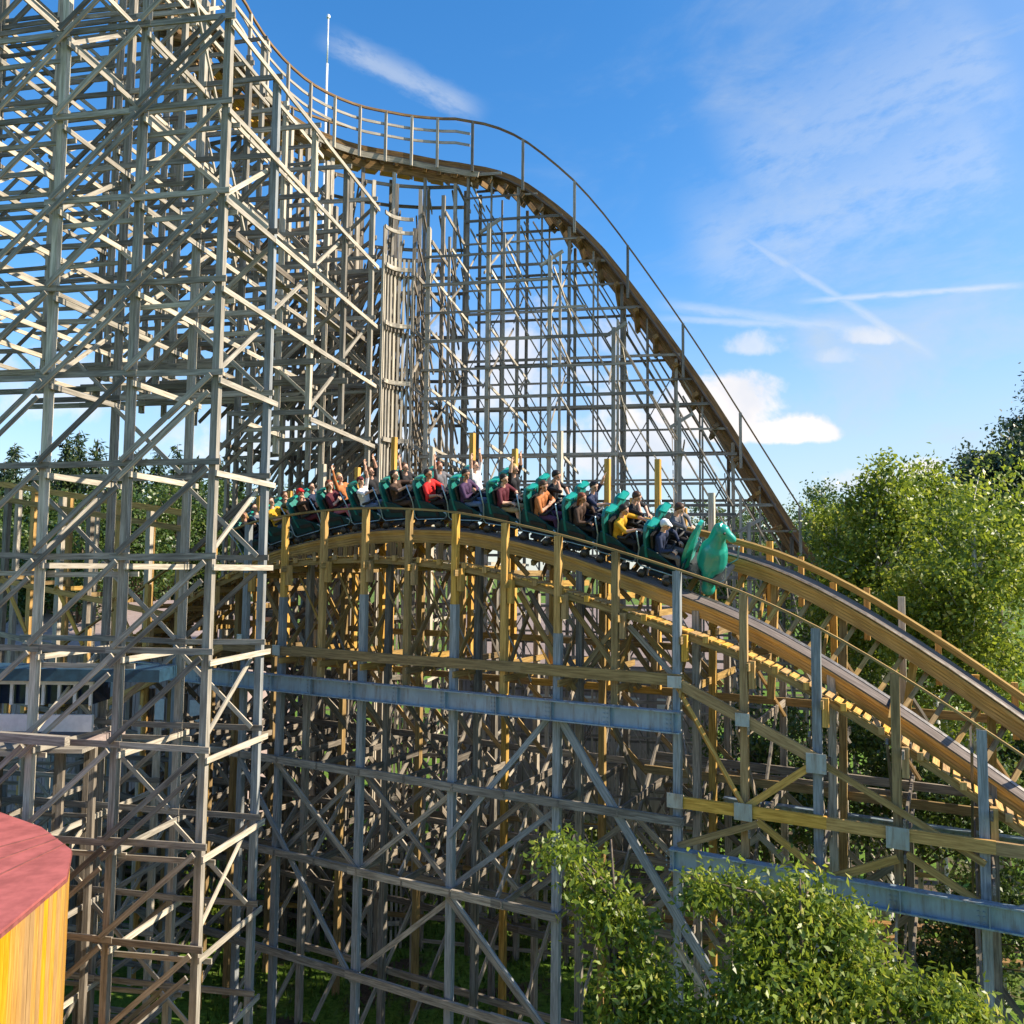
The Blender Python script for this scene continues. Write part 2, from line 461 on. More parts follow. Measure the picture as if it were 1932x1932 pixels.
# the near hill runs through the high structure: its corridor stays free of the high structure's timbers
D = V2(.882, -.471); N = V2(.471, .882)
HB = V2(-8.12, 25.3)
ST = 1.504                     # post spacing
def hp(k, o, h): return HB + D*(ST*k) + N*o + Zv*(Z0 + h)
KX = [-10, -8, -6, -4, -2, -1, 0, 1, 2, 3, 4, 5, 6, 7, 8, 9, 10, 11, 12, 13, 14, 15, 17, 19]
KY = [-6.2, -4.6, -3.0, -1.45, .15, .8, 1.27, 1.48, 1.6, 1.63, 1.57, 1.44, 1.16, .82, .42, -.02, -.52, -1.2, -2.05, -3.02, -4.05, -5.1, -7.2, -9.3]
def hh(k): return interp(KX, KY, k)           # handrail height
def clear_of_hill(p):
    """free height ranges (unscaled) at p"""
    g_ = 3.5
    w = xs((p[0], p[1], 0)); r = Vector((w.x, w.y, 0)) - HB
    o = r.dot(N); k = r.dot(D)/ST
    out = [(g_, 99)]
    if w.y > 22.5 and 966 + 1546*w.x/w.y < (415 if LEG else 385): return [(g_, Z0 - 3.4), (Z0 + 4.2, 99)]
    if not LEG and o > 3.9: return out
    if -1.3 < o < 3.9 and -12 < k < 19:
        out = [((hh(k) + 2.5)/XS + Z0, 99)]
    elif o <= -1.3 and w.x > -5.9 and k > 0: out = [((hh(min(k, 10)) + 3.0)/XS + Z0, 99)]
    elif o > -12 and w.x < -6.0 and (o > -1.8) and k < 6: out = [(g_, Z0 - 3.4), (Z0 + 4.6, 99)]
    return out
XS = 1.35
LEG = True
# left leg of the high structure: a timber lattice on a regular grid
NC, NR = 7, 5
def gp(a, r, z): return P1 - A*(1.65*a) + B*(1.84*r) + Zv*z
def top_left(a, r):
    if a == 0: return Z0 + (12.5 if r == 0 else 9.75)
    return Z0 + (0, 11.6, 14.6, 15.8, 15.8, 17.0, 15.5)[a]
T1 = Trestle('lattice_trestle', 'tall weathered grey timber lattice filling the left edge, front bays nearest the camera', 'trestle', gp(0, 0, 0)); T1.ws = .62
for r in range(NR):
    for a in range(NC):
        if r >= 2 and a >= 3 and rnd.random() < .35: continue
        m = 'blue' if (a == 0 and r == 1) else ('pale' if (a + r) % 2 == 0 else 'grey')
        T1.add('post', gp(a, r, 0), gp(a, r, top_left(a, r)), .205 if r < 2 else .18, .19, m, side=A)
jlev = range(-8, 10)
ofy = .13
for r in range(NR):
    for j in jlev:
        z = lev(j)
        for a in range(NC-1):
            if z < min(top_left(a, r), top_left(a+1, r)) + .1:
                e = .18
                T1.add('ledger', gp(a+1, r, z + rnd.uniform(-.03, .03)) - A*e - B*ofy, gp(a, r, z + rnd.uniform(-.03, .03)) + A*e - B*(ofy + .002*a), .055, .17, 'grey' if rnd.random() < .75 else 'dim')
            if z < min(top_left(a, r), top_left(a+1, r)) and rnd.random() < .5:
                T1.add('ledger', gp(a+1, r, z - .34) - A*.2 + B*ofy, gp(a, r, z - .30) + A*.2 + B*(ofy + .002*a), .05, .14, 'grey' if rnd.random() < .5 else 'pale')
            if r in (1, 3) and z + 1.6 < min(top_left(a, r), top_left(a+1, r)) and (a + j) % 2 == 0:
                T1.add('brace', gp(a+1, r, z + 1.5) - B*.22, gp(a, r, z + .05) - B*.22, .05, .13, 'pale')
            # rising diagonals, lower left to upper right
            if r == 0 and z + 1.6 < top_left(a, r) and (a + j) % 2:
                T1.add('brace', gp(a+1, r, z - .25) - B*.27, gp(a, r, z + 1.21) - B*.27, .05, .13, 'dim' if rnd.random() < .6 else 'grey')
            if z + 1.6 < min(top_left(a, r), top_left(a+1, r)) + .9 and (r == 0 or rnd.random() < .5):
                T1.add('brace', gp(a+1, r, z + .06) + B*(.13 if r else -.2), gp(a, r, z + 1.52) + B*(.13 if r else -.2), .055, .15, 'grey' if rnd.random() < .7 else 'dim')
for a in range(NC):
    for j in jlev:
        z = lev(j)
        for r in range(NR-1):
            if z < min(top_left(a, r), top_left(a, r+1)) + .1 and (a < 3 or rnd.random() < .75):
                T1.add('ledger', gp(a, r, z - .17) - B*.15 + A*.13, gp(a, r+1, z - .17) + B*.15 + A*(.132 + .003*r), .055, .16, 'pale')
            if a in (0, 2, 4) and z + 1.6 < min(top_left(a, r), top_left(a, r+1)) and (j + r + a) % 2 == 0:
                T1.add('brace', gp(a, r, z - .1) - A*.14, gp(a, r+1, z + 1.35) - A*.14, .05, .13, 'pale')
# long back-leaning rakers between rows and a few double planks
for a, r, j0, j1 in ((0, 0, 3, -1), (1, 1, 5, 1), (2, 0, 4, 0), (1, 0, 8, 4), (3, 1, 6, 2), (2, 2, 7, 3), (4, 2, 6, 2)):
    T1.add('brace', gp(a, r, lev(j0)) + A*.25, gp(a, r+2, lev(j1)) + A*.25, .06, .12, 'pale')
for a, z in ((.45, 6.3), (1.5, 3.6), (.5, 2.2)):
    T1.add('ledger', gp(a, .6, Z0+z), gp(a, 4.4, Z0+z-.1), .28, .06, 'pale'); T1.add('ledger', gp(a-.22, .6, Z0+z), gp(a-.22, 4.4, Z0+z-.1), .05, .2, 'dim')
for r in (2, 3, 4):
    for a in range(NC-1): T1.add('ledger', gp(a+1, r, Z0+4.45) - A*.2 - B*.1, gp(a, r, Z0+4.45) + A*.2 - B*.1, .09, .22, 'grey')
# heavy weathered beam on the second column, low down
T1.add('ledger', gp(3.4, -.25, Z0-2.9), gp(1.35, -.25, Z0-2.95), .2, .26, 'grey')
T1.finish()

# ------------------------------------------------------------------ support of the high turn: radial bents round one centre
LEG = False
T2 = Trestle('turn_trestle', 'fan of radial timber bents under the high curving track, legs bunched into one round column', 'trestle', (CEN.x, CEN.y, 0)); T2.ws = .82
RR = [.66, 2.3, 3.9, 5.5, 7.1]
def top_turn(i, phi):
    h = h_turn(phi)
    return min((Z0 + 8.6, Z0 + 10.2, h - 2.2, h - .75, h - .55)[i], h - .5)
phis = [0, 11, 22, 33, 45, 56, 67, 78, 89]
for k, ph in enumerate(phis):
    u = rad(ph); tn = Vector((u.y, -u.x, 0))
    for i, r in enumerate(RR):
        w = .075 if i == 0 else .14
        T2.add('post', CEN + u*r, CEN + u*r + Zv*top_turn(i, ph), w, w, 'pale' if (i == 0 or (i+k) % 2) else 'grey', side=u)
    for j in jlev:
        z = lev(j)
        rmax = max([r for i, r in enumerate(RR) if top_turn(i, ph) > z] + [0])
        if rmax and z < top_turn(4, ph):
            r0 = min(r for i, r in enumerate(RR) if top_turn(i, ph) > z)
            T2.add('ledger', CEN + u*(r0-.1) + tn*.11 + Zv*z, CEN + u*(7.1+.3) + tn*.11 + Zv*(z + .02), .05, .15, 'dim' if k % 2 else 'grey')
        for i in range(4):
            if z + 1.6 < top_turn(i, ph) + .6 and rnd.random() < .8:
                d = tn*(-.12)
                if (i + j) % 3: T2.add('brace', CEN + u*RR[i+1] + d + Zv*z, CEN + u*RR[i] + d + Zv*(z + 1.55), .05, .13, 'dim' if rnd.random() < .5 else 'grey')
                else: T2.add('brace', CEN + u*RR[i] + d + Zv*z, CEN + u*RR[i+1] + d + Zv*(z + 1.55), .05, .13, 'grey')
    for j in range(-4, 6):
        z = lev(j) + .8
        for i in (0, 1, 2, 3):
            if z + 1.5 < top_turn(i, ph): T2.add('brace', CEN + u*RR[i+1] + tn*.2 + Zv*(z + .2*rnd.random()), CEN + u*(RR[i] + .2) + tn*.2 + Zv*(z + 1.3), .05, .12, 'dim')
    if k < len(phis)-1:
        p2 = phis[k+1]; u2 = rad(p2)
        for i, r in enumerate(RR):
            for j in jlev:
                z = lev(j) + .12
                if z < min(top_turn(i, ph), top_turn(i, p2)) and (i in (0, 4) or (i == 3 and j % 2 == 0) or (i == 2 and j % 3 == 0)):
                    rr_ = r - (.1 if i == 0 else -.12)
                    T2.add('ledger', CEN + u*rr_ + Zv*z, CEN + u2*rr_ + Zv*z, .05, .14, 'pale' if i == 0 else 'dim')
# upper catwalk-edge ring joining the inner legs, above the bunch of legs
for zz in (9.35, 9.75):
    for k in range(len(phis)-1):
        T2.add('ledger', CEN + rad(phis[k])*(.62) + Zv*(Z0+zz), CEN + rad(phis[k+1])*.62 + Zv*(Z0+zz), .05, .12, 'pale')
T2.finish()

# ------------------------------------------------------------------ support of the drop
T3 = Trestle('drop_trestle', 'airy timber trestle of thin posts and level ledgers under the steep drop', 'trestle', (CEN + A*5).to_tuple()); T3.ws = .60
ts = [0.4 + 1.72*i for i in range(8)]
DR = [.75, 3.0, 5.35, 7.2]
def top_drop(i, t):
    h = h_drop(t)
    return (min(Z0 + 9.55, h - 3.3), min(Z0+10.2, h - 2.4), h - .55, h - .55)[i]
def dp(i, t): return CEN + B*DR[i] + A*t
for k, t in enumerate(ts):
    for i in range(4):
        tp = top_drop(i, t)
        if tp > 1:
            if i == 0 and k == 7: continue
            w = .17 if i != 1 else .13
            T3.add('post', dp(i, t), dp(i, t) + Zv*tp, w, w, 'pale' if i < 2 else 'grey', side=A)
            if i in (2, 3): T3.add('post', dp(i, t + .8), dp(i, t + .8) + Zv*min(tp, top_drop(i, t + .8)), .1, .1, 'grey', side=A)
    for j in jlev:
        z = lev(j)
        ok = [i for i in range(4) if top_drop(i, t) > z]
        if len(ok) >= 2:
            T3.add('ledger', dp(ok[0], t) - B*.15 + A*.12 + Zv*z, dp(ok[-1], t) + B*.15 + A*.12 + Zv*z, .05, .14, 'pale')
            for a_, b_ in ((0, 2), (2, 3)):
                if top_drop(a_, t) > z + 1.2 and top_drop(b_, t) > z + 1.5 and (j + k) % 2 == 0:
                    T3.add('brace', dp(a_, t) - A*.12 + Zv*z, dp(b_, t) - A*.12 + Zv*(z + (3.0 if a_ == 0 else 1.5)), .045, .11, 'grey')
    if k < len(ts)-1:
        t2 = ts[k+1]
        for i in (0, 2, 3):
            for j in [q*.5 for q in range(-16, 20)] if i != 3 else jlev:
                z = lev(j)
                if i == 0 and k == 6: continue
                if j != int(j) and (int(j*2)*7 + i) % 5 == 0: continue
                if z < top_drop(i, t):
                    # ledger runs right until it meets the falling track
                    e = t2 + .12
                    if z > top_drop(i, t2):
                        e = next((t + .05*q for q in range(1, 60) if z > top_drop(i, t + .05*q) + (-.1 if i else 0)), t2)
                        if e < t + .5: continue
                        e = min(e - .05, t2 + .12)
                    T3.add('ledger', dp(i, t - .12) - B*.11 + Zv*(z + .3*i - .3), dp(i, e) - B*.112 + Zv*(z + .3*i - .3), .05, .15 if j == int(j) else .11, 'grey' if i < 3 else 'dim')
        for i in (0, 2):
            for j in range(-8, 8, 2):
                z = lev(j)
                for s_ in (0, 1):
                    z0, z1 = (z + 3.1, z) if (s_ == 0) else (z, z + 3.1)
                    if s_ == 1 and (k + j//2 + i) % 2: continue
                    if i == 0 and k == 6: continue
                    if max(z0, z1) < max(top_drop(i, t), top_drop(i, t2)) and z0 < top_drop(i, t) + .2 and z1 < top_drop(i, t2) + .2:
                        T3.add('brace', dp(i, t) + B*(.12 + .06*s_) + Zv*z0, dp(i, t2) + B*(.12 + .06*s_) + Zv*z1, .045, .12, 'dim' if s_ else 'grey')
        for j in range(-7, 9, 2):
            z = lev(j) + .4
            for i in (1, 3):
                if z + 3 < top_drop(i, t) + .3 and z + .3 < top_drop(i, t2): T3.add('brace', dp(i, t) + B*.1 + Zv*(z + 3.0), dp(i, t2) + B*.1 + Zv*z, .045, .11, 'pale' if i == 1 else 'grey')
        # long leaning rakers from the outer legs forward to the ground side
    if k in (0, 1, 2, 3, 4):
        T3.add('brace', dp(3, t) + A*.2 + Zv*(top_drop(3, t) - .4), dp(3, t + 5.2) + B*.2 + Zv*(top_drop(3, t) - 9.0), .06, .13, 'dim')
        T3.add('brace', dp(2, t) + A*.2 + Zv*(top_drop(2, t) - 1.2), dp(2, t + 3.4) - B*.3 + Zv*(top_drop(2, t) - 7.2), .06, .13, 'grey')
# short raking caps on the inner legs
for k, t in enumerate(ts[1:6]):
    tp = top_drop(0, t)
    T3.add('brace', dp(0, t) - A*.25 + Zv*(tp - .25), dp(0, t) + A*.35 + Zv*(tp + .12), .1, .14, 'pale')
T3.finish()

# ------------------------------------------------------------------ high track with its catwalk and handrail
root = empty('high_track', 'dark brown banked track curving over the top of the lattice and plunging right', 'coaster track', None, xs(high(45)[0] + Zv*h_turn(45)).to_tuple())
bpy.context.view_layer.update()
ss = [-7 + .55*i for i in range(13)] + [5*i for i in range(0, 19)] + [90 + .5*i for i in range(1, 34)]
def fr(s, lat, up):
    """point beside the high track: lat>0 outwards, banked towards the inside"""
    p, u, h = high(s)
    bank = R_(18) if s <= 90 else R_(18)*max(0, 1 - (s-90)/5)
    if s > 90:
        sl = (h_drop(s-90+.05) - h_drop(s-90-.05))/.1
        n = (Zv - A*sl).normalized()
    else: n = Zv
    return p + Zv*h + u*(lat*math.cos(bank)) + n*(up*math.cos(bank) + lat*math.sin(bank)) - u*(up*math.sin(bank))
def sweep(b, fn, w, h, ss=ss, mi=0, tint=.5):
    """rectangular strip along the list of stations; fn(s, a, b) gives the corner for offsets a (across) and b (up)"""
    vs = []; gr = []; d = 0; prev = None
    for s in ss:
        c = [fn(s, x, y) for x, y in ((-w/2, -h/2), (w/2, -h/2), (w/2, h/2), (-w/2, h/2))]
        if prev is not None: d += (c[0]-prev).length
        prev = c[0]
        vs += c; gr += [(d, -w/2, -h/2), (d, w/2, -h/2), (d, w/2, h/2), (d, -w/2, h/2)]
    fs = []
    for i in range(len(ss)-1):
        for k in range(4): fs.append((4*i+k, 4*i+(k+1) % 4, 4*i+4+(k+1) % 4, 4*i+4+k))
    n = 4*(len(ss)-1)
    fs += [(3, 2, 1, 0), (n, n+1, n+2, n+3)]
    b.add(vs, fs, tint, gr, mi)
def part(b, name, mats, root, smooth=False):
    o = b.build(name, mats, None, smooth); o.parent = root; o.matrix_parent_inverse = Matrix.Translation(-root.location)
    return o
for sd in (-1, 1):
    b = MB(); sweep(b, lambda s, x, y, sd=sd: fr(s, sd*.62 + x, -.19 + y), .40, .38); part(b, 'rail_stack', M['track'], root)
    b = MB(); sweep(b, lambda s, x, y, sd=sd: fr(s, sd*.54 + x, .012 + y), .1, .02); part(b, 'steel_rail', M['steel'], root)
b = MB()
fine = [-7 + .6*i for i in range(12)] + [5.2*i for i in range(0, 18)] + [90.2 + .62*i for i in range(0, 26)]
for s in fine:
    p, q = fr(s, -1.25, -.47), fr(s, 1.2, -.47)
    d = (q-p).normalized(); X = (fr(s+.05, 0, -.47) - fr(s-.05, 0, -.47)).normalized()
    b.frame_box((p+q)/2, d, X, d.cross(X), (q-p).length/2, .06, .08)
part(b, 'cross_tie', M['track'], root)['kind'] = 'stuff'
b = MB()
for x in (-1.05, -.86): sweep(b, lambda s, a, c, x=x: fr(s, x + a, -.235 + c), .17, .045)
part(b, 'catwalk', M['plank'], root)
b = MB()
for x in (.98, 1.16): sweep(b, lambda s, a, c, x=x: fr(s, x + a, -.235 + c), .17, .045)
part(b, 'catwalk', M['plank'], root)
b = MB(); sweep(b, lambda s, a, c: fr(s, -1.3 + a, -.36 + c), .06, .17, [s for s in ss if s <= 91]); part(b, 'edge_ledger', M['pale'], root)
b = MB()
ring = [q for q in range(3, 88, 5)]
for i in range(len(ring)-1):       # planks under the rails seen from below
    for lat in (-.3, .1, .45): b.beam(fr(ring[i] + .6, lat, -.60), fr(ring[i+1] - .6, lat, -.60), .26, .06)
part(b, 'underside_plank', M['new'], root)
HR = [-5.2, -3.4, -1.7] + [3 + 10*i for i in range(9)] + [90 + .4 + 1.72*i + .2 for i in range(8)]
def hrail(s, up): 
    p, u, h = high(s)
    off = -1.32
    return p + u*off + Zv*(h + up - .45 + .25*min(1, max(0, (s-72)/21)) if s <= 90 else h + up - .236 + .036*min(1, s-90) - .36*min(1, max(0, (s-94)/5)))
for s in HR:
    b = MB(); b.beam(hrail(s, -.5), hrail(s, 1.22), .085, .085, side=A); part(b, 'handrail_post', M['pale' if s <= 90 else 'grey'], root)
b = MB(); sweep(b, lambda s, a, c: hrail(s, 1.22 + c) + high(s)[1]*a, .06, .075); part(b, 'handrail', M['track'], root)
b = MB(); sweep(b, lambda s, a, c: fr(s, -1.1 + a, -.62 + c), .07, .26, [s for s in ss if s <= 91]); part(b, 'header_beam', M['track'], root)
for up in (.82, .42):
    b = MB(); sweep(b, lambda s, a, c, up=up: hrail(s, up + c) + high(s)[1]*(a+.06), .035, .085, [s for s in ss if s < 91]); part(b, 'guard_rail', M['pale'], root)
for s in [5*i for i in range(0, 12, 2)]:
    b = MB(); b.beam(fr(s, 1.35, -.3), fr(s, 1.35, -.3) + Zv*1.35, .08, .08, side=A); part(b, 'handrail_post', M['dim'], root)
b = MB(); sweep(b, lambda s, a, c: fr(s, 1.35, -.3) + Zv*(1.33 + c) + high(s)[1]*a, .06, .08, [s for s in ss if s < 56]); part(b, 'handrail', M['track'], root)

XS = 1.0
# slim mast beyond the turn
mp = at(616, 165, 56); mt = at(615, 34, 56)
root = empty('floodlight_mast', 'thin white mast standing up behind the high curved track', 'mast', None, (mp.x, mp.y, 0))
bpy.context.view_layer.update()
b = MB(); b.tube([(mp.x, mp.y, 0), (mp.x, mp.y, mt.z - 3.4)], .085, 10); b.tube([(mp.x, mp.y, mt.z-3.4), (mp.x, mp.y, mt.z)], .055, 8); part(b, 'pole', M['mast'], root, True)
b = MB(); b.tube([(mp.x, mp.y, mt.z), (mp.x, mp.y, mt.z + .16)], .13, 10); b.box((mp.x, mp.y, mt.z+.22), .1, .1, .12); part(b, 'lamp_head', M['mast'], root)
# ------------------------------------------------------------------ the near hill: trestle, girders, track
def hdrop(k): return interp([-10, -2, 0, 3, 6, 9, 12, 20], [1.0, .9, .8, .5, .38, .5, .66, .72], k)
GA = 1.75
def beta(k): return R_(interp([-10, -4, 0, 6, 8, 10.5, 14, 20], [8, 16, 25, 29, 36, 46, 36, 30], k))
def near_rail(k): return hp(k, .95, hh(k) - hdrop(k))
def tframe(k):
    """centre of the two rails, forward, left (towards the far rail), up"""
    be = beta(k)
    c = near_rail(k) + (N*math.cos(be) + Zv*math.sin(be))*(GA/2)
    f = near_rail(k+.1) - near_rail(k-.1); f.normalize()
    u = -N*math.sin(be) + Zv*math.cos(be)
    u = (u - f*u.dot(f)).normalized()
    return c, f, u.cross(f), u
def tp_(k, lat, up):
    c, f, l, u = tframe(k)
    return c + l*lat + u*up
def rl(k, sd, lat, up):
    """point on rail sd; the laminated stack stands less tilted than the line joining the two rails"""
    be = beta(k)*.42
    p = tp_(k, sd*GA/2, 0); f = tframe(k)[1]
    u = -N*math.sin(be) + Zv*math.cos(be); u = (u - f*u.dot(f)).normalized()
    return p + u.cross(f)*lat + u*up
T4 = Trestle('hill_trestle', 'yellow and blue-grey timber trestle carrying the hill with the train on it', 'trestle', hp(5, 1.5, -Z0).to_tuple())
LOW = -1.42                     # catwalk below the handrail
for k in range(-9, 18):
    gray = k in (-8, -6, -4, -2, 0, 1, 3, 5, 7, 9, 11, 13, 15, 17)
    top = hh(k) + .02
    foot = (-3.15 if k <= 9 else -6.15) if k > -1 else -Z0
    if k in (9, 11, 13, 15, 0):
        T4.add('post', hp(k, 0, -Z0), hp(k, 0, top), .18, .16, 'blue', side=D)
    elif gray:
        T4.add('post', hp(k, 0, -Z0), hp(k, 0, top - 2.4), .19, .17, 'blue', side=D)
        T4.add('post', hp(k, 0, top - 2.4), hp(k, 0, top), .17, .15, 'new', side=D)
    else:
        T4.add('post', hp(k, 0, min(foot, top-2.5)), hp(k, 0, top), .17, .15, 'new' if k % 4 else 'olive', side=D)
    # scab blocks and inner posts under the rails
    T4.add('scab_block', hp(k, .02, top - 2.05) + D*.17, hp(k, .02, top - 1.45) + D*.17, .13, .17, 'new', side=D)
    nr = near_rail(k)
    if k > -4:
        if k % 2: T4.add('post', hp(k+.12, .95, -Z0 if gray else max(foot, -Z0)), Vector((*hp(k+.12, .95, 0).xy, nr.z - .42)), .17, .17, 'olive' if not gray else 'grey', side=D)
        fp = tp_(k+.06, GA/2, -.42)
        o2 = (fp - HB).dot(N)
        T4.add('post', hp(k+.06, o2 + .02, -Z0 if k % 2 else -3.1), fp, .17, .17, 'olive' if k % 2 else 'new', side=D)
        # far post: a stub above the far rail, some tall
        fo = o2 + .62
        tall = (1.0, .35, .62, .35)[k % 4]
        if -2 <= k <= 9: tall = max(tall, near_rail(k).z + (3.1, 2.6, 3.3, 2.75)[k % 4] - fp.z - .32)
        T4.add('post', hp(k, fo, -3.2), Vector((*hp(k, fo, 0).xy, fp.z + .32 + tall)), .15, .15, 'new' if k % 3 else 'pale', side=D, tint=.8)
        T4.add('post', Vector((*hp(k+.5, fo, 0).xy, fp.z - .7)), Vector((*hp(k+.5, fo, 0).xy, fp.z + .55 + (.5 if k < 9 else 0))), .13, .13, 'new', side=D, tint=.6)
        T4.add('post', hp(k, fo + 1.6, -Z0), hp(k, fo + 1.6, hh(k) - 2.2), .17, .17, 'grey', side=D)
        # bent ledgers and braces
        for z in (hh(k) - 1.55, -2.75 if k <= 9 else hh(k)-2.9, -5.6, -8.25):
            if z < hh(k) - 1.5: T4.add('ledger', hp(k, -.25, z) + D*.13, hp(k, fo + 1.9, z) + D*.13, .05, .17, 'dim' if z < -3 else 'olive')
        T4.add('brace', hp(k, .1, max(-3.0, hh(k)-4.2)) - D*.12, hp(k, fo + .1, fp.z - Z0 - .3) - D*.12, .05, .14, 'olive')
        T4.add('brace', hp(k, 0, -8.2) - D*.12, hp(k, fo+1.6, -3.4) - D*.12, .05, .15, 'grey')
        T4.add('brace', hp(k, fo+1.6, -8.2) - D*.17, hp(k, 0, -3.4) - D*.17, .05, .15, 'dim')
        T4.add('brace', hp(k, .2, -12.8) - D*.12, hp(k, fo+1.5, -8.3) - D*.12, .05, .15, 'grey')
# level ledgers along the hill, near plane and deeper planes
def run(kind, o, h, k0, k1, step, w, d, mat, overlap=.12):
    k = k0
    while k < k1 - .01:
        e = min(k + step, k1)
        T4.add(kind, hp(k - overlap, o + rnd.uniform(0, .01), h + rnd.uniform(-.02, .02)), hp(e + overlap, o + rnd.uniform(0, .01), h + rnd.uniform(-.02, .02)), w, d, mat)
        k = e
run('ledger', -.17, -2.45, -1.0, 9.0, 2.5, .09, .26, 'olive')
run('ledger', -.17, -5.15, 9.0, 17, 2, .09, .25, 'new')
for z in (-5.6, -8.25, -11.0):
    run('ledger', -.19, z, -3, 9 if z > -6 else 7, 3, .09, .2, 'grey')
    run('ledger', 1.2, z - .4, -3, 9, 3, .08, .17, 'dim')
    run('ledger', 4.2, z + .15, -4, 12, 3, .08, .19, 'dim')
run('ledger', 4.2, -3.4, -4, 17, 3, .08, .2, 'olive')
run('ledger', 3.0, -2.0, -4, 10, 2, .08, .18, 'olive')
run('ledger', 2.6, -5.2, 8, 17, 3, .09, .2, 'olive')
run('ledger', 3.4, -5.0, 8, 17, 3, .09, .2, 'dim')
# sloping ledgers that follow the drop on the right
for ka, kb, ha, hb in ((9, 11.1, -2.5, -3.95), (-.5, -4, -2.45, -4.6)):
    T4.add('ledger', hp(ka, -.17, ha), hp(kb, -.17, hb), .09, .24, 'new')
# diagonals along the hill in the near plane and behind it
for (ka, ha, kb, hb, o, m, w) in ((9, -2.6, 10, -5.1, -.1, 'new', .15), (11.05, -3.95, 13, -5.5, -.1, 'olive', .13), (10, -5.1, 11, -3.95, -.1, 'new', .15),
        (9.05, -6.1, 10.2, -5.35, -.22, 'olive', .14), (10.2, -5.3, 11.1, -6.2, -.22, 'olive', .14), (11.1, -6.25, 12.0, -5.6, -.27, 'olive', .16), (12.1, -5.5, 13.1, -6.35, -.22, 'olive', .14), (13.1, -6.4, 14.0, -5.7, -.27, 'pale', .18),
        (0, -5.7, 3, -11.2, -.12, 'blue', .14), (7, -3.4, 10.4, -10.6, -.12, 'blue', .2), (7, -3.4, 5, -6.9, -.12, 'blue', .13), (5, -5.8, 3, -8.3, .14, 'grey', .13), (3, -5.7, 5, -8.3, .14, 'grey', .13),
        (5, -8.4, 7, -11.2, -.12, 'grey', .14), (5, -8.5, 3, -11, .14, 'grey', .14), (7, -5.8, 5, -8.2, .14, 'blue', .13), (5, -8.3, 8, -12.6, -.1, 'blue', .15), (1, -8.4, 3, -5.7, .14, 'grey', .13), (1, -8.4, -1, -11.2, .14, 'grey', .13),
        (1, -5.7, 3, -8.2, -.1, 'grey', .13), (9, -8.3, 7, -12, .14, 'grey', .15), (9, -8.3, 11, -12.5, -.1, 'grey', .16), (13, -8, 15.5, -12.5, .14, 'grey', .15)):
    T4.add('brace', hp(ka, o, ha), hp(kb, o, hb), .07, w, m)
for k in range(0, 9):
    for o in (.5, 1.08, 2.5, 3.2):
        T4.add('brace', hp(k + .1, o, hh(k) - 1.75), hp(k + 1.15, o + .03, -3.0 + .1*rnd.random()), .05, .13, 'olive' if rnd.random() < .6 else 'grey')
        if k % 3 == 1: T4.add('brace', hp(k + 1, o + .06, hh(k) - 1.9), hp(k, o + .06, -3.0), .05, .12, 'olive')
    T4.add('brace', hp(k + .1, 4.1, -3.5), hp(k + 1.6, 4.1, -5.7), .05, .13, 'new' if k % 2 else 'olive')
    T4.add('brace', hp(k + .2, 2.0, hh(k) - .75), hp(k + .75, 2.05, hh(k) - 1.6), .05, .13, 'new')
for k in range(9, 16):
    T4.add('brace', hp(k, 3.2, hh(k) - .6), hp(k + 1.2, 3.2, hh(k) - 3.6), .06, .13, 'new' if k % 2 else 'grey')
    T4.add('brace', hp(k, 1.3, -8), hp(k + 2, 1.3, -12), .05, .13, 'dim')
for k in range(-4, 12, 2):
    T4.add('brace', hp(k, 4.25, -5.7), hp(k + 2, 4.25, -8.2), .05, .14, 'dim'); T4.add('brace', hp(k+2, 4.3, -8.3), hp(k, 4.3, -11.2), .05, .14, 'dim')
    T4.add('brace', hp(k, 1.25, -6), hp(k + 2, 1.25, -8.6), .05, .14, 'grey'); T4.add('brace', hp(k+2, 1.3, -6.1), hp(k, 1.3, -8.6), .05, .14, 'dim')
# dark skirt boards under the near rail on the rising side
for i in range(60):
    k = -3.4 + i*.132 + rnd.uniform(-.02, .02)
    if rnd.random() < (.93 if k < 2.6 else .55):
        z1 = near_rail(k).z - .40
        T4.add('skirt_board', Vector((*hp(k, .72, 0).xy, z1)), Vector((*hp(k, .72, 0).xy, Z0 + hh(k) - 1.5 + rnd.uniform(-.2, .1))), .15, .03, 'track' if rnd.random() < .6 else 'olive', side=D)
r4 = T4.finish()
gus = [(9, -2.5, .32, .26), (10, -3.2, .30, .28), (11, -3.95, .40, .40), (9, -5.12, .36, .32), (10, -5.15, .38, .36), (12, -5.22, .42, .42), (1, -2.45, .28, .3), (0, -2.2, .2, .3)]
for k, h, w, d in gus:
    b = MB(); b.frame_box(hp(k, -.245, h), D, N, Zv, w/2, .012, d/2)
    for sx in (-.35, .35):
        for sz in (-.35, .35): b.frame_box(hp(k, -.262, h) + D*(sx*w) + Zv*(sz*d), D, N, Zv, .018, .008, .018)
    part(b, 'gusset_plate', M['plate'], r4)

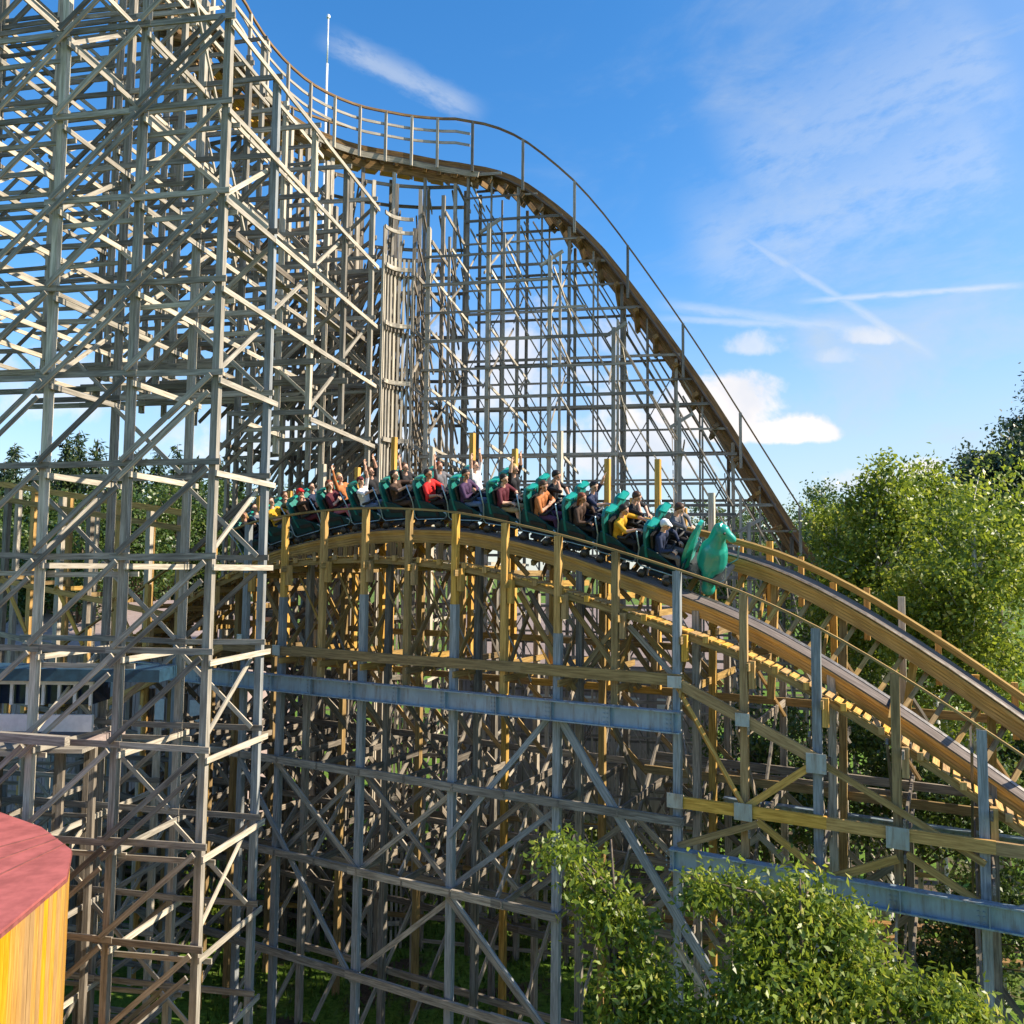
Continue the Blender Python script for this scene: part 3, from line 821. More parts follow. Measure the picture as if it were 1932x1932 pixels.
def girder(label, k0, k1, o, ztop, hgt):
    root = empty('steel_girder', label, 'girder', 'steel girders under the hill', hp((k0+k1)/2, o, ztop-hgt).to_tuple())
    bpy.context.view_layer.update()
    b = MB(); b.beam(hp(k0, o, ztop-hgt/2), hp(k1, o, ztop-hgt/2), .02, hgt-.06); part(b, 'web', M['gird'], root)
    for z in (ztop-.015, ztop-hgt+.015):
        b = MB(); b.beam(hp(k0, o, z), hp(k1, o, z), .24, .03); part(b, 'flange', M['gird'], root)
    k = math.ceil(k0*2)/2 + .02
    while k < k1:
        b = MB(); b.frame_box(hp(k, o - .062, ztop - hgt/2), D, N, Zv, .008, .05, hgt/2-.03)
        for sx in (-.09, -.18):
            for sz in (-.32, -.1, .1, .32): b.frame_box(hp(k, o - .018, ztop - hgt/2) + D*sx + Zv*(sz*hgt), D, N, Zv, .014, .012, .014)
        part(b, 'stiffener', M['gird'], root)
        k += 1.0
girder('long level blue-grey steel girder across the middle, below the train', -3.2, 9.12, -.36, -3.13, .48)
girder('lower blue-grey steel girder at the right, above the leafy tree', 8.95, 19, -.36, -6.12, .46)
girder('far blue-grey steel girder seen behind the lower right one', 9.2, 18, 3.0, -5.75, .34)

# track of the hill
root = empty('hill_track', 'yellow-brown laminated track running over the near hill and down to the right', 'coaster track', None, tframe(5)[0].to_tuple())
bpy.context.view_layer.update()
ks = [-10 + .35*i for i in range(85)]
for sd in (-1, 1):
    lam = [(-.05, .07, .42), (-.125, .07, .36), (-.20, .07, .36), (-.275, .07, .36), (-.35, .07, .34)]
    b = MB()
    for q, (z, t_, w) in enumerate(lam):
        sweep(b, lambda k, x, y, sd=sd, z=z: rl(k, sd, x, z + y), w, t_, ks, tint=.3 + .5*rnd.random())
    part(b, 'rail_stack', M['new'] if True else 0, root)
    b = MB(); sweep(b, lambda k, x, y, sd=sd: rl(k, sd, .02*sd + x, .001 + y), .34, .03, ks); part(b, 'running_plank', M['plank'], root)
    b = MB(); sweep(b, lambda k, x, y, sd=sd: rl(k, sd, -.15*sd + x, .024 + y), .1, .016, ks); part(b, 'steel_rail', M['steel'], root)
b = MB()
for i in range(85):
    k = -9.5 + i*.33
    p, q = tp_(k, -GA/2 - .25, -.46), tp_(k, GA/2 + .25, -.46); c, f, l, u = tframe(k)
    b.frame_box((p+q)/2, l, f, u, (q-p).length/2, .05, .07)
part(b, 'cross_tie', M['olive'], root)
# outer catwalk: edge beam with the plank ends standing proud of it
b = MB(); sweep(b, lambda k, x, y: hp(k, .16 + x, hh(k) + LOW + y), .07, .16, ks); part(b, 'edge_ledger', M['olive'], root)
b = MB()
for i in range(230):
    k = -9.5 + i*.12
    sl = (hh(k+.05) - hh(k-.05))/(.1*ST); f = (D + Zv*sl).normalized()
    b.frame_box(hp(k, .42 + rnd.uniform(-.02, .02), hh(k) + LOW + .115), N, f, N.cross(f), .34, .072, .018)
part(b, 'catwalk_plank', M['new'], root)['kind'] = 'stuff'
for i in range(44):
    k = -4 + i*.48 + rnd.uniform(-.04, .04)
    b = MB(); b.beam(hp(k, .07, hh(k) + LOW + .02), hp(k, .07, hh(k) + LOW + .17), .12, .09, side=D); part(b, 'bracket', M['new'], root)
b = MB(); sweep(b, lambda k, x, y: hp(k, .0 + x, hh(k) + .055 + y), .11, .055, ks); part(b, 'handrail', M['olive'], root)
# far-side handrail board behind the riders
b = MB(); sweep(b, lambda k, x, y: tp_(k, GA/2 + .34 + x, .09 + y), .05, .2, [k for k in ks if k > 1]); part(b, 'edge_board', M['new'], root)

# ------------------------------------------------------------------ riders
def blob_mesh(name, bones, voxel, smooth_it=2):
    """one continuous skin round tapered capsules (p, q, r0, r1), fused by voxel remeshing"""
    v = []; f = []
    n = 12; m = 4
    for p, q, r0, r1, *_ in bones:
        p = Vector(p); q = Vector(q); d = q-p; L = d.length
        d = d/L if L > 1e-6 else Vector((0, 0, 1))
        X = d.orthogonal().normalized(); Y = d.cross(X); o = len(v); rings = []
        for i in range(m+1):
            a = -math.pi/2 + (math.pi/2)*i/m
            rings.append((p + d*(r0*math.sin(a)), r0*math.cos(a)))
        for i in range(m+1):
            a = (math.pi/2)*i/m
            rings.append((q + d*(r1*math.sin(a)), r1*math.cos(a)))
        for c, r in rings:
            r = max(r, 1e-4)
            for k in range(n):
                t = 2*math.pi*k/n; v.append(c + X*(r*math.cos(t)) + Y*(r*math.sin(t)))
        for i in range(len(rings)-1):
            for k in range(n): f.append((o+i*n+k, o+i*n+(k+1) % n, o+(i+1)*n+(k+1) % n, o+(i+1)*n+k))
        f.append(tuple(o + k for k in range(n-1, -1, -1))); f.append(tuple(o+(len(rings)-1)*n+k for k in range(n)))
    me = bpy.data.meshes.new('tmp'); me.from_pydata([tuple(x) for x in v], [], f); me.update()
    ob = bpy.data.objects.new('tmp', me); col.objects.link(ob)
    md = ob.modifiers.new('r', 'REMESH'); md.mode = 'VOXEL'; md.voxel_size = voxel; md.use_smooth_shade = True
    s_ = ob.modifiers.new('s', 'SMOOTH'); s_.factor = .5; s_.iterations = smooth_it
    dg = bpy.context.evaluated_depsgraph_get()
    out = bpy.data.meshes.new_from_object(ob.evaluated_get(dg)); out.name = name
    bpy.data.objects.remove(ob); bpy.data.meshes.remove(me)
    return out
def limb2(a, b, l1, l2, pole):
    """elbow/knee between a and b (b pulled in if out of reach)"""
    a = Vector(a); b = Vector(b); d = b-a; L = d.length
    if L > l1+l2-.01: b = a + d*((l1+l2-.01)/L); d = b-a; L = d.length
    x = (L*L + l1*l1 - l2*l2)/(2*L); h = math.sqrt(max(l1*l1 - x*x, 0))
    u = d/L; pv = Vector(pole); pv = (pv - u*pv.dot(u)).normalized()
    return a + u*x + pv*h, b
def hand(bones, wrist, dirv, palm, side, curl, open_=1.0):
    """palm with four unequal fingers and a thumb; dirv along the hand, palm = normal of the palm side"""
    d = Vector(dirv).normalized(); pn = Vector(palm); pn = (pn - d*pn.dot(d)).normalized(); s = d.cross(pn)*side
    for i, x in enumerate((-.030, -.010, .010, .028)):
        bones.append((wrist + d*.02 + s*x*.8, wrist + d*.085 + s*x, .015, .0125, 'skin'))
    for x, L in ((-.033, .062), (-.011, .074), (.011, .080), (.032, .070)):
        k = wrist + d*.088 + s*x*1.05
        c1_ = (d*math.cos(curl*.6) + pn*math.sin(curl*.6)).normalized(); c1_ = (c1_ + s*(x*6*open_)).normalized()
        m_ = k + c1_*(L*.52)
        c2_ = (d*math.cos(curl*1.5) + pn*math.sin(curl*1.5) + s*(x*6*open_)).normalized()
        bones.append((k, m_, .0105, .0095, 'skin')); bones.append((m_, m_ + c2_*(L*.48), .0095, .008, 'skin'))
    t0 = wrist + d*.03 + s*.036
    t1 = t0 + (d*.55 + s*.75 + pn*.25).normalized()*.042
    bones.append((t0, t1, .014, .0115, 'skin')); bones.append((t1, t1 + (d*.85 + s*.35 + pn*.35).normalized()*.034, .0115, .0095, 'skin'))
SL = ['skin', 'top', 'sleeve', 'legs', 'shin', 'shoe', 'eye']
def rider_mesh(name, rh, lh, lean=0.0, turn=0.0, nod=0.0, scale=1.0):
    """seated figure; x forward, y left, z up, origin on the seat under the hips; rh/lh = hand targets"""
    bn = []
    def add(p, q, r0, r1, t): bn.append((Vector(p), Vector(q), r0, r1, t))
    hip = Vector((-.02, 0, .09))
    ch = hip + Vector((.50*math.sin(lean), 0, .50*math.cos(lean)))*.72
    sh = hip + Vector((.50*math.sin(lean), 0, .50*math.cos(lean)))*.98
    mid = hip.lerp(ch, .5)
    for y in (-.075, .075):
        add(hip + Vector((0, y, 0)), mid + Vector((0, y*.8, 0)), .115, .105, 'top'); add(mid + Vector((0, y*.8, 0)), ch + Vector((0, y*1.1, 0)), .105, .115, 'top')
    add(sh + Vector((0, -.145, -.03)), sh + Vector((0, .145, -.03)), .068, .068, 'top')
    nk = sh + Vector((.015, 0, .10))
    add(sh, nk, .058, .052, 'skin')
    hd = nk + Vector((.025 + .1*math.sin(lean+nod), 0, .125))
    fwd = Vector((math.cos(turn)*math.cos(nod), math.sin(turn)*math.cos(nod), -math.sin(nod))); lf = Vector((-math.sin(turn), math.cos(turn), 0)); up = fwd.cross(lf)
    add(hd - fwd*.018 + up*.025, hd + fwd*.012 + up*.03, .092, .085, 'skin')
    add(hd + fwd*.035 - up*.055, hd + fwd*.045 - up*.075, .058, .045, 'skin')
    add(hd + fwd*.095 + up*.01, hd + fwd*.112 - up*.025, .012, .017, 'skin')
    for s in (-1, 1):
        add(hd + lf*(.088*s) + up*.02, hd + lf*(.092*s) - up*.02 , .016, .012, 'skin')
    head = (hd.copy(), fwd.copy(), lf.copy(), up.copy())
    for s, hnd in ((-1, rh), (1, lh)):
        S = sh + Vector((0, .185*s, -.035)); tgt, pole, dirv, palm, curl = hnd
        tgt = Vector((tgt[0], tgt[1]*s, tgt[2]))
        el, wr = limb2(S, tgt, .29, .25, Vector((pole[0], pole[1]*s, pole[2])))
        add(S, el, .062, .047, 'top'); add(el, wr, .045, .029, 'sleeve')
        dv = Vector((dirv[0], dirv[1]*s, dirv[2])) if dirv else (wr-el)
        hand(bn, wr, dv, Vector((palm[0], palm[1]*s, palm[2])), -s, curl)
        H_ = Vector((.03, .095*s, .065)); kn = Vector((.44, .13*s, .10)); an = Vector((.50, .12*s, -.33)); 
        add(H_, kn, .088, .062, 'legs'); add(kn, an, .058, .040, 'shin')
        add(an + Vector((-.03, 0, -.045)), an + Vector((.16, .01*s, -.06)), .042, .035, 'shoe')
    me = blob_mesh(name, bn, .0125)
    n = len(me.polygons); c = np.empty(n*3); me.polygons.foreach_get('center', c); c = c.reshape(-1, 3)
    best = np.full(n, 9.0); idx = np.zeros(n, int)
    for p, q, r0, r1, t in bn:
        p_ = np.array(p); d = np.array(q) - p_; L2 = max(d @ d, 1e-9)
        h = np.clip(((c-p_) @ d)/L2, 0, 1); dist = np.linalg.norm(c - p_ - h[:, None]*d, axis=1) - (r0 + (r1-r0)*h)
        w = dist < best; best[w] = dist[w]; idx[w] = SL.index(t)
    for s in (-1, 1):
        e = np.array(hd + fwd*.082 + lf*(.034*s) + up*.028)
        idx[np.linalg.norm(c-e, axis=1) < .016] = 6
    mo = np.array(hd + fwd*.095 - up*.062)
    dm = (c-mo); idx[(np.abs(dm @ np.array(lf)) < .027) & (np.abs(dm @ np.array(up)) < .008) & (dm @ np.array(fwd) > -.05)] = 6
    for s in SL: me.materials.append(None)
    me.polygons.foreach_set('material_index', idx.astype(np.int32)); me.polygons.foreach_set('use_smooth', [True]*n); me.update()
    return me, head
def hair_mesh(name, head, style):
    hd, f, l, u = head
    bn = [(hd - f*.035 + u*.035, hd - f*.005 + u*.055, .098, .085), (hd - f*.06 - u*.01, hd - f*.05 + u*.03, .075, .08)]
    for s in (-1, 1): bn.append((hd - f*.03 + l*(.07*s) + u*.0, hd - f*.02 + l*(.06*s) + u*.05, .04, .05))
    if style == 'long':
        bn += [(hd - f*.07 - u*.02, hd - f*.10 - u*.22, .07, .05)]
        for s in (-1, 1): bn.append((hd - f*.04 + l*(.075*s), hd - f*.06 + l*(.08*s) - u*.2, .04, .03))
    if style == 'cap':
        bn += [(hd + f*.07 + u*.075 + l*.04, hd + f*.16 + u*.055 + l*.02, .02, .012), (hd + f*.07 + u*.075 - l*.04, hd + f*.16 + u*.055 - l*.02, .02, .012), (hd + f*.07 + u*.08, hd + f*.17 + u*.06, .02, .012)]
    return blob_mesh(name, bn, .013, 3)
UPP = ((.12, .22, 1.15), (.4, 1, 0), None, (1, 0, 0), .35)
UPF = ((.28, .16, 1.08), (.2, 1, -.3), None, (1, 0, -.2), .25)
LAP = ((.33, .17, .30), (-.3, 1, -.3), (1, -.1, -.35), (0, -.2, -1), 1.2)
FWD = ((.52, .2, .55), (0, 1, -.6), (1, 0, .1), (0, 0, -1), .5)
FACE = ((.2, .05, .66), (.2, 1, -.7), (-.2, -.3, 1), (-1, 0, 0), .6)
CHE = ((.24, .06, .36), (0, 1, -.5), (.3, -1, .2), (-1, 0, 0), .7)
POSES = [rider_mesh('rider_body', a, b_, ln, tu, nd) for a, b_, ln, tu, nd in (
    (UPP, UPP, 0, 0, 0), (LAP, LAP, .08, -.25, .1), (UPP, LAP, .05, -.2, 0), (FWD, UPF, .1, -.5, .05), (FACE, LAP, .15, -.3, .25), (CHE, CHE, .12, -.6, .2), (FWD, FWD, .12, -.1, .1))]
HAIR = {(i, st): hair_mesh('hair', POSES[i][1], st) for i in range(len(POSES)) for st in ('short', 'long', 'cap')}
_cm = {}
def cmat(name, c, rough=.8):
    k = (name, c)
    if k not in _cm: _cm[k] = plain(name, c, rough, 0, .18, 9.0, .3)
    return _cm[k]
COL = dict(black=(.015, .015, .018), navy=(.02, .03, .07), red=(.55, .02, .02), white=(.68, .68, .70), yellow=(.55, .30, .02), grey=(.13, .13, .145), maroon=(.09, .015, .025), blue=(.09, .17, .36),
           orange=(.42, .15, .05), pink=(.45, .14, .2), brown=(.06, .035, .025), purple=(.06, .03, .08), jeans=(.10, .15, .26), olive=(.10, .10, .05), khaki=(.33, .25, .14))
SKIN = [(.52, .29, .20), (.60, .36, .26), (.42, .22, .14), (.22, .11, .07)]
HAIRC = dict(dark=(.02, .014, .01), brown=(.07, .035, .018), blond=(.42, .28, .11), red=(.16, .045, .02))
def make_rider(pose, top, legs, long_sleeve, skin, hairc, style, label, Mx, capc=None):
    me, head = POSES[pose]
    o = bpy.data.objects.new('person', me); col.objects.link(o)
    sk = cmat('skin', SKIN[skin], .55); tp = cmat(top + '_cloth', COL[top]); lg = cmat(legs + '_cloth', COL[legs])
    short = legs in ('khaki', 'olive')
    mats = [sk, tp, tp if long_sleeve else sk, lg, sk if short else lg, cmat('shoe', (.25, .25, .26) if pose % 2 else (.03, .03, .03)), cmat('dark_eye', (.02, .012, .01), .3)]
    for i, m in enumerate(mats):
        o.material_slots[i].link = 'OBJECT'; o.material_slots[i].material = m
    o.matrix_world = Mx
    tag(o, label, 'person', 'riders on the coaster train')
    h = bpy.data.objects.new('cap' if style == 'cap' else 'hair', HAIR[(pose, style)]); col.objects.link(h)
    if not h.data.materials: h.data.materials.append(None)
    h.material_slots[0].link = 'OBJECT'; h.material_slots[0].material = cmat('cap_cloth', COL[capc], .8) if capc else cmat('hair', HAIRC[hairc], .5)
    h.parent = o
    return o

# ------------------------------------------------------------------ the train: one car per row of two seats
CARL = 1.145
SCAR = 1.13
def arc_ks(k0, n, step):
    out = [k0]; k = k0
    for i in range(n-1):
        d = 0; p = tframe(k)[0]
        while d < step:
            k -= .01; q = tframe(k)[0]; d += (q-p).length; p = q
        out.append(k)
    return out
def shell_bm():
    """one tall seat back: rounded outline in y-z, slightly dished and thick"""
    b = MB(); n = 9
    prof = [(-.27, .0), (-.28, .3), (-.265, .62), (-.22, .80), (-.12, .90), (.12, .90), (.22, .80), (.265, .62), (.28, .3), (.27, .0)]
    front = [(-.02 - .10*(z/.9) , y, z) for y, z in prof]; back = [(x - .075 - .04*math.cos(y*5), y*.94, z*.985) for x, y, z in front]
    m = len(prof)
    b.add(front + back, [tuple(range(m)), tuple(range(2*m-1, m-1, -1))] + [(i, m+i, m+(i+1) % m, (i+1) % m) for i in range(m)], .5)
    return b
def make_car():
    root = bpy.data.objects.new('coaster_car', None); col.objects.link(root); root.empty_display_size = .2
    def P(b, name, mat, parent=None, smooth=False):
        o = b.build(name, mat, None, smooth); o.parent = parent or root; return o
    b = MB(); b.box((0, 0, .17), .98, 1.02, .09); b.box((0, 0, .10), .3, 1.36, .07); b.box((-.54, 0, .17), .16, .12, .06); b.box((.52, 0, .17), .12, .1, .06); P(b, 'chassis', M['chassis'])
    for s in (-1, 1):
        b = MB(); b.prism([(-.46, .50*s, .2), (.47, .50*s, .2), (.50, .52*s, .36), (.30, .53*s, .42), (-.05, .54*s, .62), (-.40, .54*s, .70), (-.47, .53*s, .5)], (0, -.035*s, 0)); P(b, 'side_panel', M['teal_d'])
        b = MB(); b.tube([(.42, .60*s, .20), (.50, .60*s, .27), (.50, .60*s, .34), (.44, .60*s, .38)], .018, 6)
        b.tube([(.44, .60*s, .20), (-.40, .60*s, .17), (-.47, .60*s, .24), (-.43, .60*s, .66), (-.50, .60*s, 1.12)], .016, 6); P(b, 'side_tube', M['tube'], None, True)
        b = MB(); b.box((.0, .29*s, .40), .42, .50, .1); b.box((.18, .29*s, .31), .08, .48, .14); P(b, 'seat', M['black'])
        sh = shell_bm(); sh.v = [(x*.8 - .24, y*.93 + .29*s, z*.86 + .40) for x, y, z in sh.v]; so = P(sh, 'seat_back', M['teal_s'], None, False)
        b = MB(); b.prism([(-.19, .29*s-.19, .47), (-.19, .29*s+.19, .47), (-.25, .29*s+.16, .98), (-.25, .29*s-.16, .98)], (.055, 0, .01)); P(b, 'cushion', M['black'], so)
        b = MB(); b.prism([(-.17, .29*s-.14, 1.17), (-.17, .29*s+.13, 1.17), (-.25, .29*s+.17, 1.19), (-.34, .29*s+.15, 1.18), (-.34, .29*s-.15, 1.18), (-.25, .29*s-.17, 1.19)], (.01, 0, .055)); P(b, 'headrest', M['teal'], so)
        b = MB(); b.tube([(.0, .29*s-.2, .66), (.18, .29*s-.2, .68), (.2, .29*s, .68), (.18, .29*s+.2, .68), (.0, .29*s+.2, .66)], .035, 7); b.tube([(.2, .29*s, .68), (.34, .29*s, .5), (.36, .29*s, .22)], .028, 7); P(b, 'lap_bar', M['black'], None, True)
        for x in (-.3, .3):
            b = MB(); b.tube([(x, (GA/2-.18)*s, .10), (x, (GA/2-.08)*s, .10)], .085, 14); b.tube([(x, (GA/2-.3)*s, .10), (x, (GA/2-.18)*s, .10)], .03, 8); b.box((x, (GA/2-.32)*s, -.06), .07, .05, .3); b.tube([(x, (GA/2-.335)*s, -.18), (x, (GA/2-.26)*s, -.18)], .06, 12); P(b, 'wheel', M['wheel'], None, True)
    b = MB(); b.prism([(.50, -.50, .20), (.50, .50, .20), (.56, .46, .52), (.56, -.46, .52)], (-.03, 0, 0)); P(b, 'front_panel', M['teal_d'])
    b = MB(); b.box((.25, 0, .225), .5, .96, .02); P(b, 'floor', M['black'])
    return root
def copy_tree(o, parent=None):
    c = o.copy(); col.objects.link(c); c.parent = parent
    for ch in list(o.children): copy_tree(ch, c)
    return c
NCAR = 13
car0 = make_car()
# (pose, top, legs, long sleeve, skin, hair, style, cap, words) near rider / far rider, front row first
RID = [((1, 'navy', 'grey', 1, 1, 'dark', 'cap', 'white', 'person in a dark suit and white cap in the front row behind the shield'), (4, 'grey', 'black', 1, 1, 'brown', 'short', None, 'person in a grey jacket with a raised hand in the far front seat')),
       ((6, 'yellow', 'black', 0, 0, 'dark', 'short', None, 'person in a yellow top with bare arms held out, second row from the shield'), (4, 'black', 'black', 0, 1, 'brown', 'short', None, 'person in black with a hand to the face, far seat of the second row')),
       ((1, 'brown', 'black', 1, 2, 'red', 'long', None, 'person with long reddish hair in a brown top, third row from the shield'), (3, 'navy', 'navy', 0, 1, 'dark', 'short', None, 'person in navy with one arm stretched forward, third row far seat')),
       ((5, 'orange', 'purple', 0, 0, 'brown', 'long', None, 'person in an orange top and purple trousers, fourth row near seat'), (4, 'black', 'navy', 0, 0, 'dark', 'short', None, 'person in black holding the face, far seat of the fourth row')),
       ((1, 'maroon', 'khaki', 0, 1, 'dark', 'short', None, 'person in a maroon top and khaki shorts, near seat, fifth row'), (0, 'black', 'black', 0, 1, 'blond', 'long', None, 'blond person in black with both arms straight up, fifth row')),
       ((5, 'purple', 'jeans', 1, 2, 'dark', 'short', None, 'person in a purple sweater and jeans, sixth row near seat'), (0, 'white', 'navy', 0, 1, 'brown', 'short', None, 'person in a white shirt with both arms up, sixth row')),
       ((1, 'red', 'black', 0, 2, 'dark', 'short', None, 'dark-haired person in a bright red shirt, near seat in the middle of the train'), (2, 'grey', 'navy', 0, 0, 'red', 'short', None, 'person in a grey shirt with one arm up, behind the bright red shirt')),
       ((6, 'brown', 'brown', 0, 1, 'dark', 'long', None, 'person in brown leaning forward with bare arms, eighth row'), (2, 'black', 'black', 0, 1, 'brown', 'short', None, 'person in black with one arm lifted high, far seat of the eighth row')),
       ((3, 'white', 'jeans', 0, 1, 'red', 'cap', 'maroon', 'person in a white shirt, blue jeans and dark red cap reaching forward'), (0, 'black', 'navy', 0, 0, 'brown', 'short', None, 'person in black with both arms up behind the one in white and jeans')),
       ((5, 'maroon', 'pink', 0, 1, 'red', 'long', None, 'red-haired person in maroon with pink trousers, tenth row'), (2, 'orange', 'black', 1, 1, 'blond', 'short', None, 'person in an orange sleeve with an arm up, far seat of the tenth row')),
       ((4, 'brown', 'maroon', 0, 0, 'red', 'cap', 'red', 'person in brown with a red cap and a hand at the mouth, eleventh row'), (1, 'navy', 'navy', 1, 1, 'dark', 'short', None, 'person in navy sitting low in the far seat of the eleventh row')),
       ((1, 'yellow', 'jeans', 0, 1, 'dark', 'short', None, 'person in a yellow top and light jeans, second row from the back'), (4, 'olive', 'black', 0, 0, 'brown', 'short', None, 'person in olive with a hand to the face, second row from the back')),
       ((5, 'black', 'navy', 1, 2, 'blond', 'long', None, 'blond person in black in the last row, beside the thick grey post'), (1, 'grey', 'black', 1, 1, 'dark', 'short', None, 'dark-haired person in grey in the far seat of the last row'))]
WHO = ['two dark suits', 'the yellow top', 'the brown top', 'the orange top and purple trousers', 'the maroon top and khaki shorts', 'the purple sweater', 'the bright red shirt', 'the leaning brown top', 'the white shirt and jeans', 'the pink trousers', 'the red cap', 'the yellow top at the back', 'the last two riders']
kf = 8.52
KS = arc_ks(kf, NCAR, CARL)
def car_matrix(k):
    c, f, l, u = tframe(k)
    m = Matrix((f*SCAR, l*SCAR, u*SCAR)).transposed().to_4x4(); m.translation = c
    return m
front = None
for i, k in enumerate(KS):
    c = car0 if i == 0 else copy_tree(car0)
    c.matrix_world = car_matrix(k)
    tag(c, ('front teal coaster car with the horse figure, carrying ' if i == 0 else 'teal coaster car carrying the rider in ' if i < 12 else 'rearmost teal coaster car carrying ') + WHO[i], 'coaster car', 'cars of the coaster train')
    if i == 0: front = c
    for q, s in ((0, -1), (1, 1)):
        r = RID[i][q]
        sc_ = rnd.uniform(.96, 1.05)
        Mx = car_matrix(k) @ Matrix.Translation((-.05, .29*s, .47)) @ Matrix.Scale(sc_, 4)
        make_rider(r[0], r[1], r[2], r[3], r[4], r[5], r[6], r[8], Mx, r[7])
# the horse on the nose of the front car, with the oval shield behind it
hb = [((1.0, 0, .42), (1.02, 0, .72), .33, .30), ((1.03, 0, .74), (1.10, 0, 1.10), .25, .15), ((1.10, 0, 1.08), (1.13, 0, 1.30), .155, .125), ((1.14, 0, 1.32), (1.18, 0, 1.34), .135, .13), ((1.18, 0, 1.33), (1.38, 0, 1.20), .115, .08), ((1.36, 0, 1.205), (1.40, 0, 1.18), .085, .08)]
for s in (-1, 1):
    hb += [((1.11, .06*s, 1.44), (1.10, .075*s, 1.54), .035, .012), ((1.0, .17*s, .35), (1.02, .2*s, .0), .17, .12), ((1.02, .2*s, .0), (1.03, .2*s, -.14), .12, .13), ((1.03, .2*s, -.14), (1.04, .2*s, -.22), .15, .165)]
hb += [((1.02, 0, 1.42), (.90, 0, .95), .045, .05), ((1.09, 0, 1.47), (1.02, 0, 1.42), .035, .045)]
hme = blob_mesh('horse_figure', hb, .02, 14)
hme.materials.append(M['teal']); hme.polygons.foreach_set('use_smooth', [True]*len(hme.polygons))
o = bpy.data.objects.new('horse_figure', hme); col.objects.link(o); o.parent = front
for s in (-1, 1):
    b = MB(); b.tube([(1.24, .085*s, 1.36), (1.245, .125*s, 1.36)], .024, 10); e = b.build('eye', M['black']); e.parent = o
b = MB()
for i in range(24):
    a = 2*math.pi*i/24
    b.v.append((.56 - .10*math.cos(a)**2 + .10*math.sin(a), .36*math.cos(a), .60 + .80*math.sin(a)))
b.v = b.v + [(x + .07, y*.93, z*.985) for x, y, z in b.v]
b.f = [tuple(range(24)), tuple(range(47, 23, -1))] + [(i, 24+i, 24+(i+1) % 24, (i+1) % 24) for i in range(24)]
b.t = [.5]*48; b.g = list(b.v); b.mi = [0]*len(b.f)
b.f = b.f; o2 = b.build('shield', M['teal']); o2.parent = front
b = MB(); b.tube([(1.3, -.36, .18), (1.44, -.36, .35), (1.44, -.36, .72)], .02, 7); b.tube([(1.3, .36, .18), (1.44, .36, .35), (1.44, .36, .72)], .02, 7); 
b2 = MB(); b2.box((.9, 0, .14), 1.0, .7, .08); o4 = b2.build('nose_base', M['chassis']); o4.parent = front
o3 = b.build('nose_frame', M['tube']); o3.parent = front
# ------------------------------------------------------------------ low far run of track at the left: yellow posts and a plank handrail
T5 = Trestle('low_trestle', 'low run of yellow posts and plank rails seen through the grey lattice at the left', 'trestle', at(200, 1100, 29).to_tuple()[:2] + (0,))
L0 = at(-80, 905, 32); L1 = at(420, 985, 28.0)
dv = (L1-L0); dv.z = 0; dl = dv.length; du = dv/dl; dn = Vector((-du.y, du.x, 0))
def lp(s, o, z): 
    p = L0 + du*s + dn*o; p.z = L0.z + (L1.z-L0.z)*s/dl + z
    return p
for i in range(-1, 9):
    s = i*1.35
    for o in (0, 1.6): 
        q = lp(s, o, .05); T5.add('post', Vector((q.x, q.y, 0)), q, .2, .18, ('new', 'pale', 'dim')[i % 3], side=du, tint=.45)
    T5.add('ledger', lp(s, -.2, -3.4), lp(s, 1.9, -3.4), .06, .16, 'olive')
    if i % 2 == 0: T5.add('brace', lp(s, -.1, -3.3), lp(s + 1.35, -.1, -5.2), .06, .14, 'new')
for z, m in ((.1, 'new'), (-.45, 'olive'), (-3.5, 'new')):
    for i in range(0, 8): T5.add('ledger', lp(i*1.35 - .1, -.13, z), lp(i*1.35 + 1.5, -.13, z), .07, .2, m, tint=.5)
for z in (-5.5, -7.8, -10):
    for i in range(-1, 9, 2): T5.add('ledger', lp(i*1.35 - .1, -.13, z), lp(i*1.35 + 2.8, -.13, z), .07, .2, 'dim')
T5.finish()

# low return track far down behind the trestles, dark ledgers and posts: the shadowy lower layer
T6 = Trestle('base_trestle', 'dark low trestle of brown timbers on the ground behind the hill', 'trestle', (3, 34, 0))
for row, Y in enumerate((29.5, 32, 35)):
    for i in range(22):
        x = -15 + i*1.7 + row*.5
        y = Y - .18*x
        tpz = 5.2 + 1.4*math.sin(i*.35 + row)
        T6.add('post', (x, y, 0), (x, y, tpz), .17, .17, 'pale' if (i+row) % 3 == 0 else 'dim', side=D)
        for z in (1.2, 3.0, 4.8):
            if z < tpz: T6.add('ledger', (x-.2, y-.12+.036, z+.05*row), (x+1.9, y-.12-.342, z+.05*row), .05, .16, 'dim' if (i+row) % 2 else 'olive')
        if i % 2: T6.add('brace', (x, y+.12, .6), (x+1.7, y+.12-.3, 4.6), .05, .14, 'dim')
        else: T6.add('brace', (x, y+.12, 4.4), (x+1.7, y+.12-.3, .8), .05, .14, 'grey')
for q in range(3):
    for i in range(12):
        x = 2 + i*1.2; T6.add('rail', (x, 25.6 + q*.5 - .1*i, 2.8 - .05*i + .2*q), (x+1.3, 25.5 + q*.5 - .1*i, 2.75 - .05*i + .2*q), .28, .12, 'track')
T6.finish()

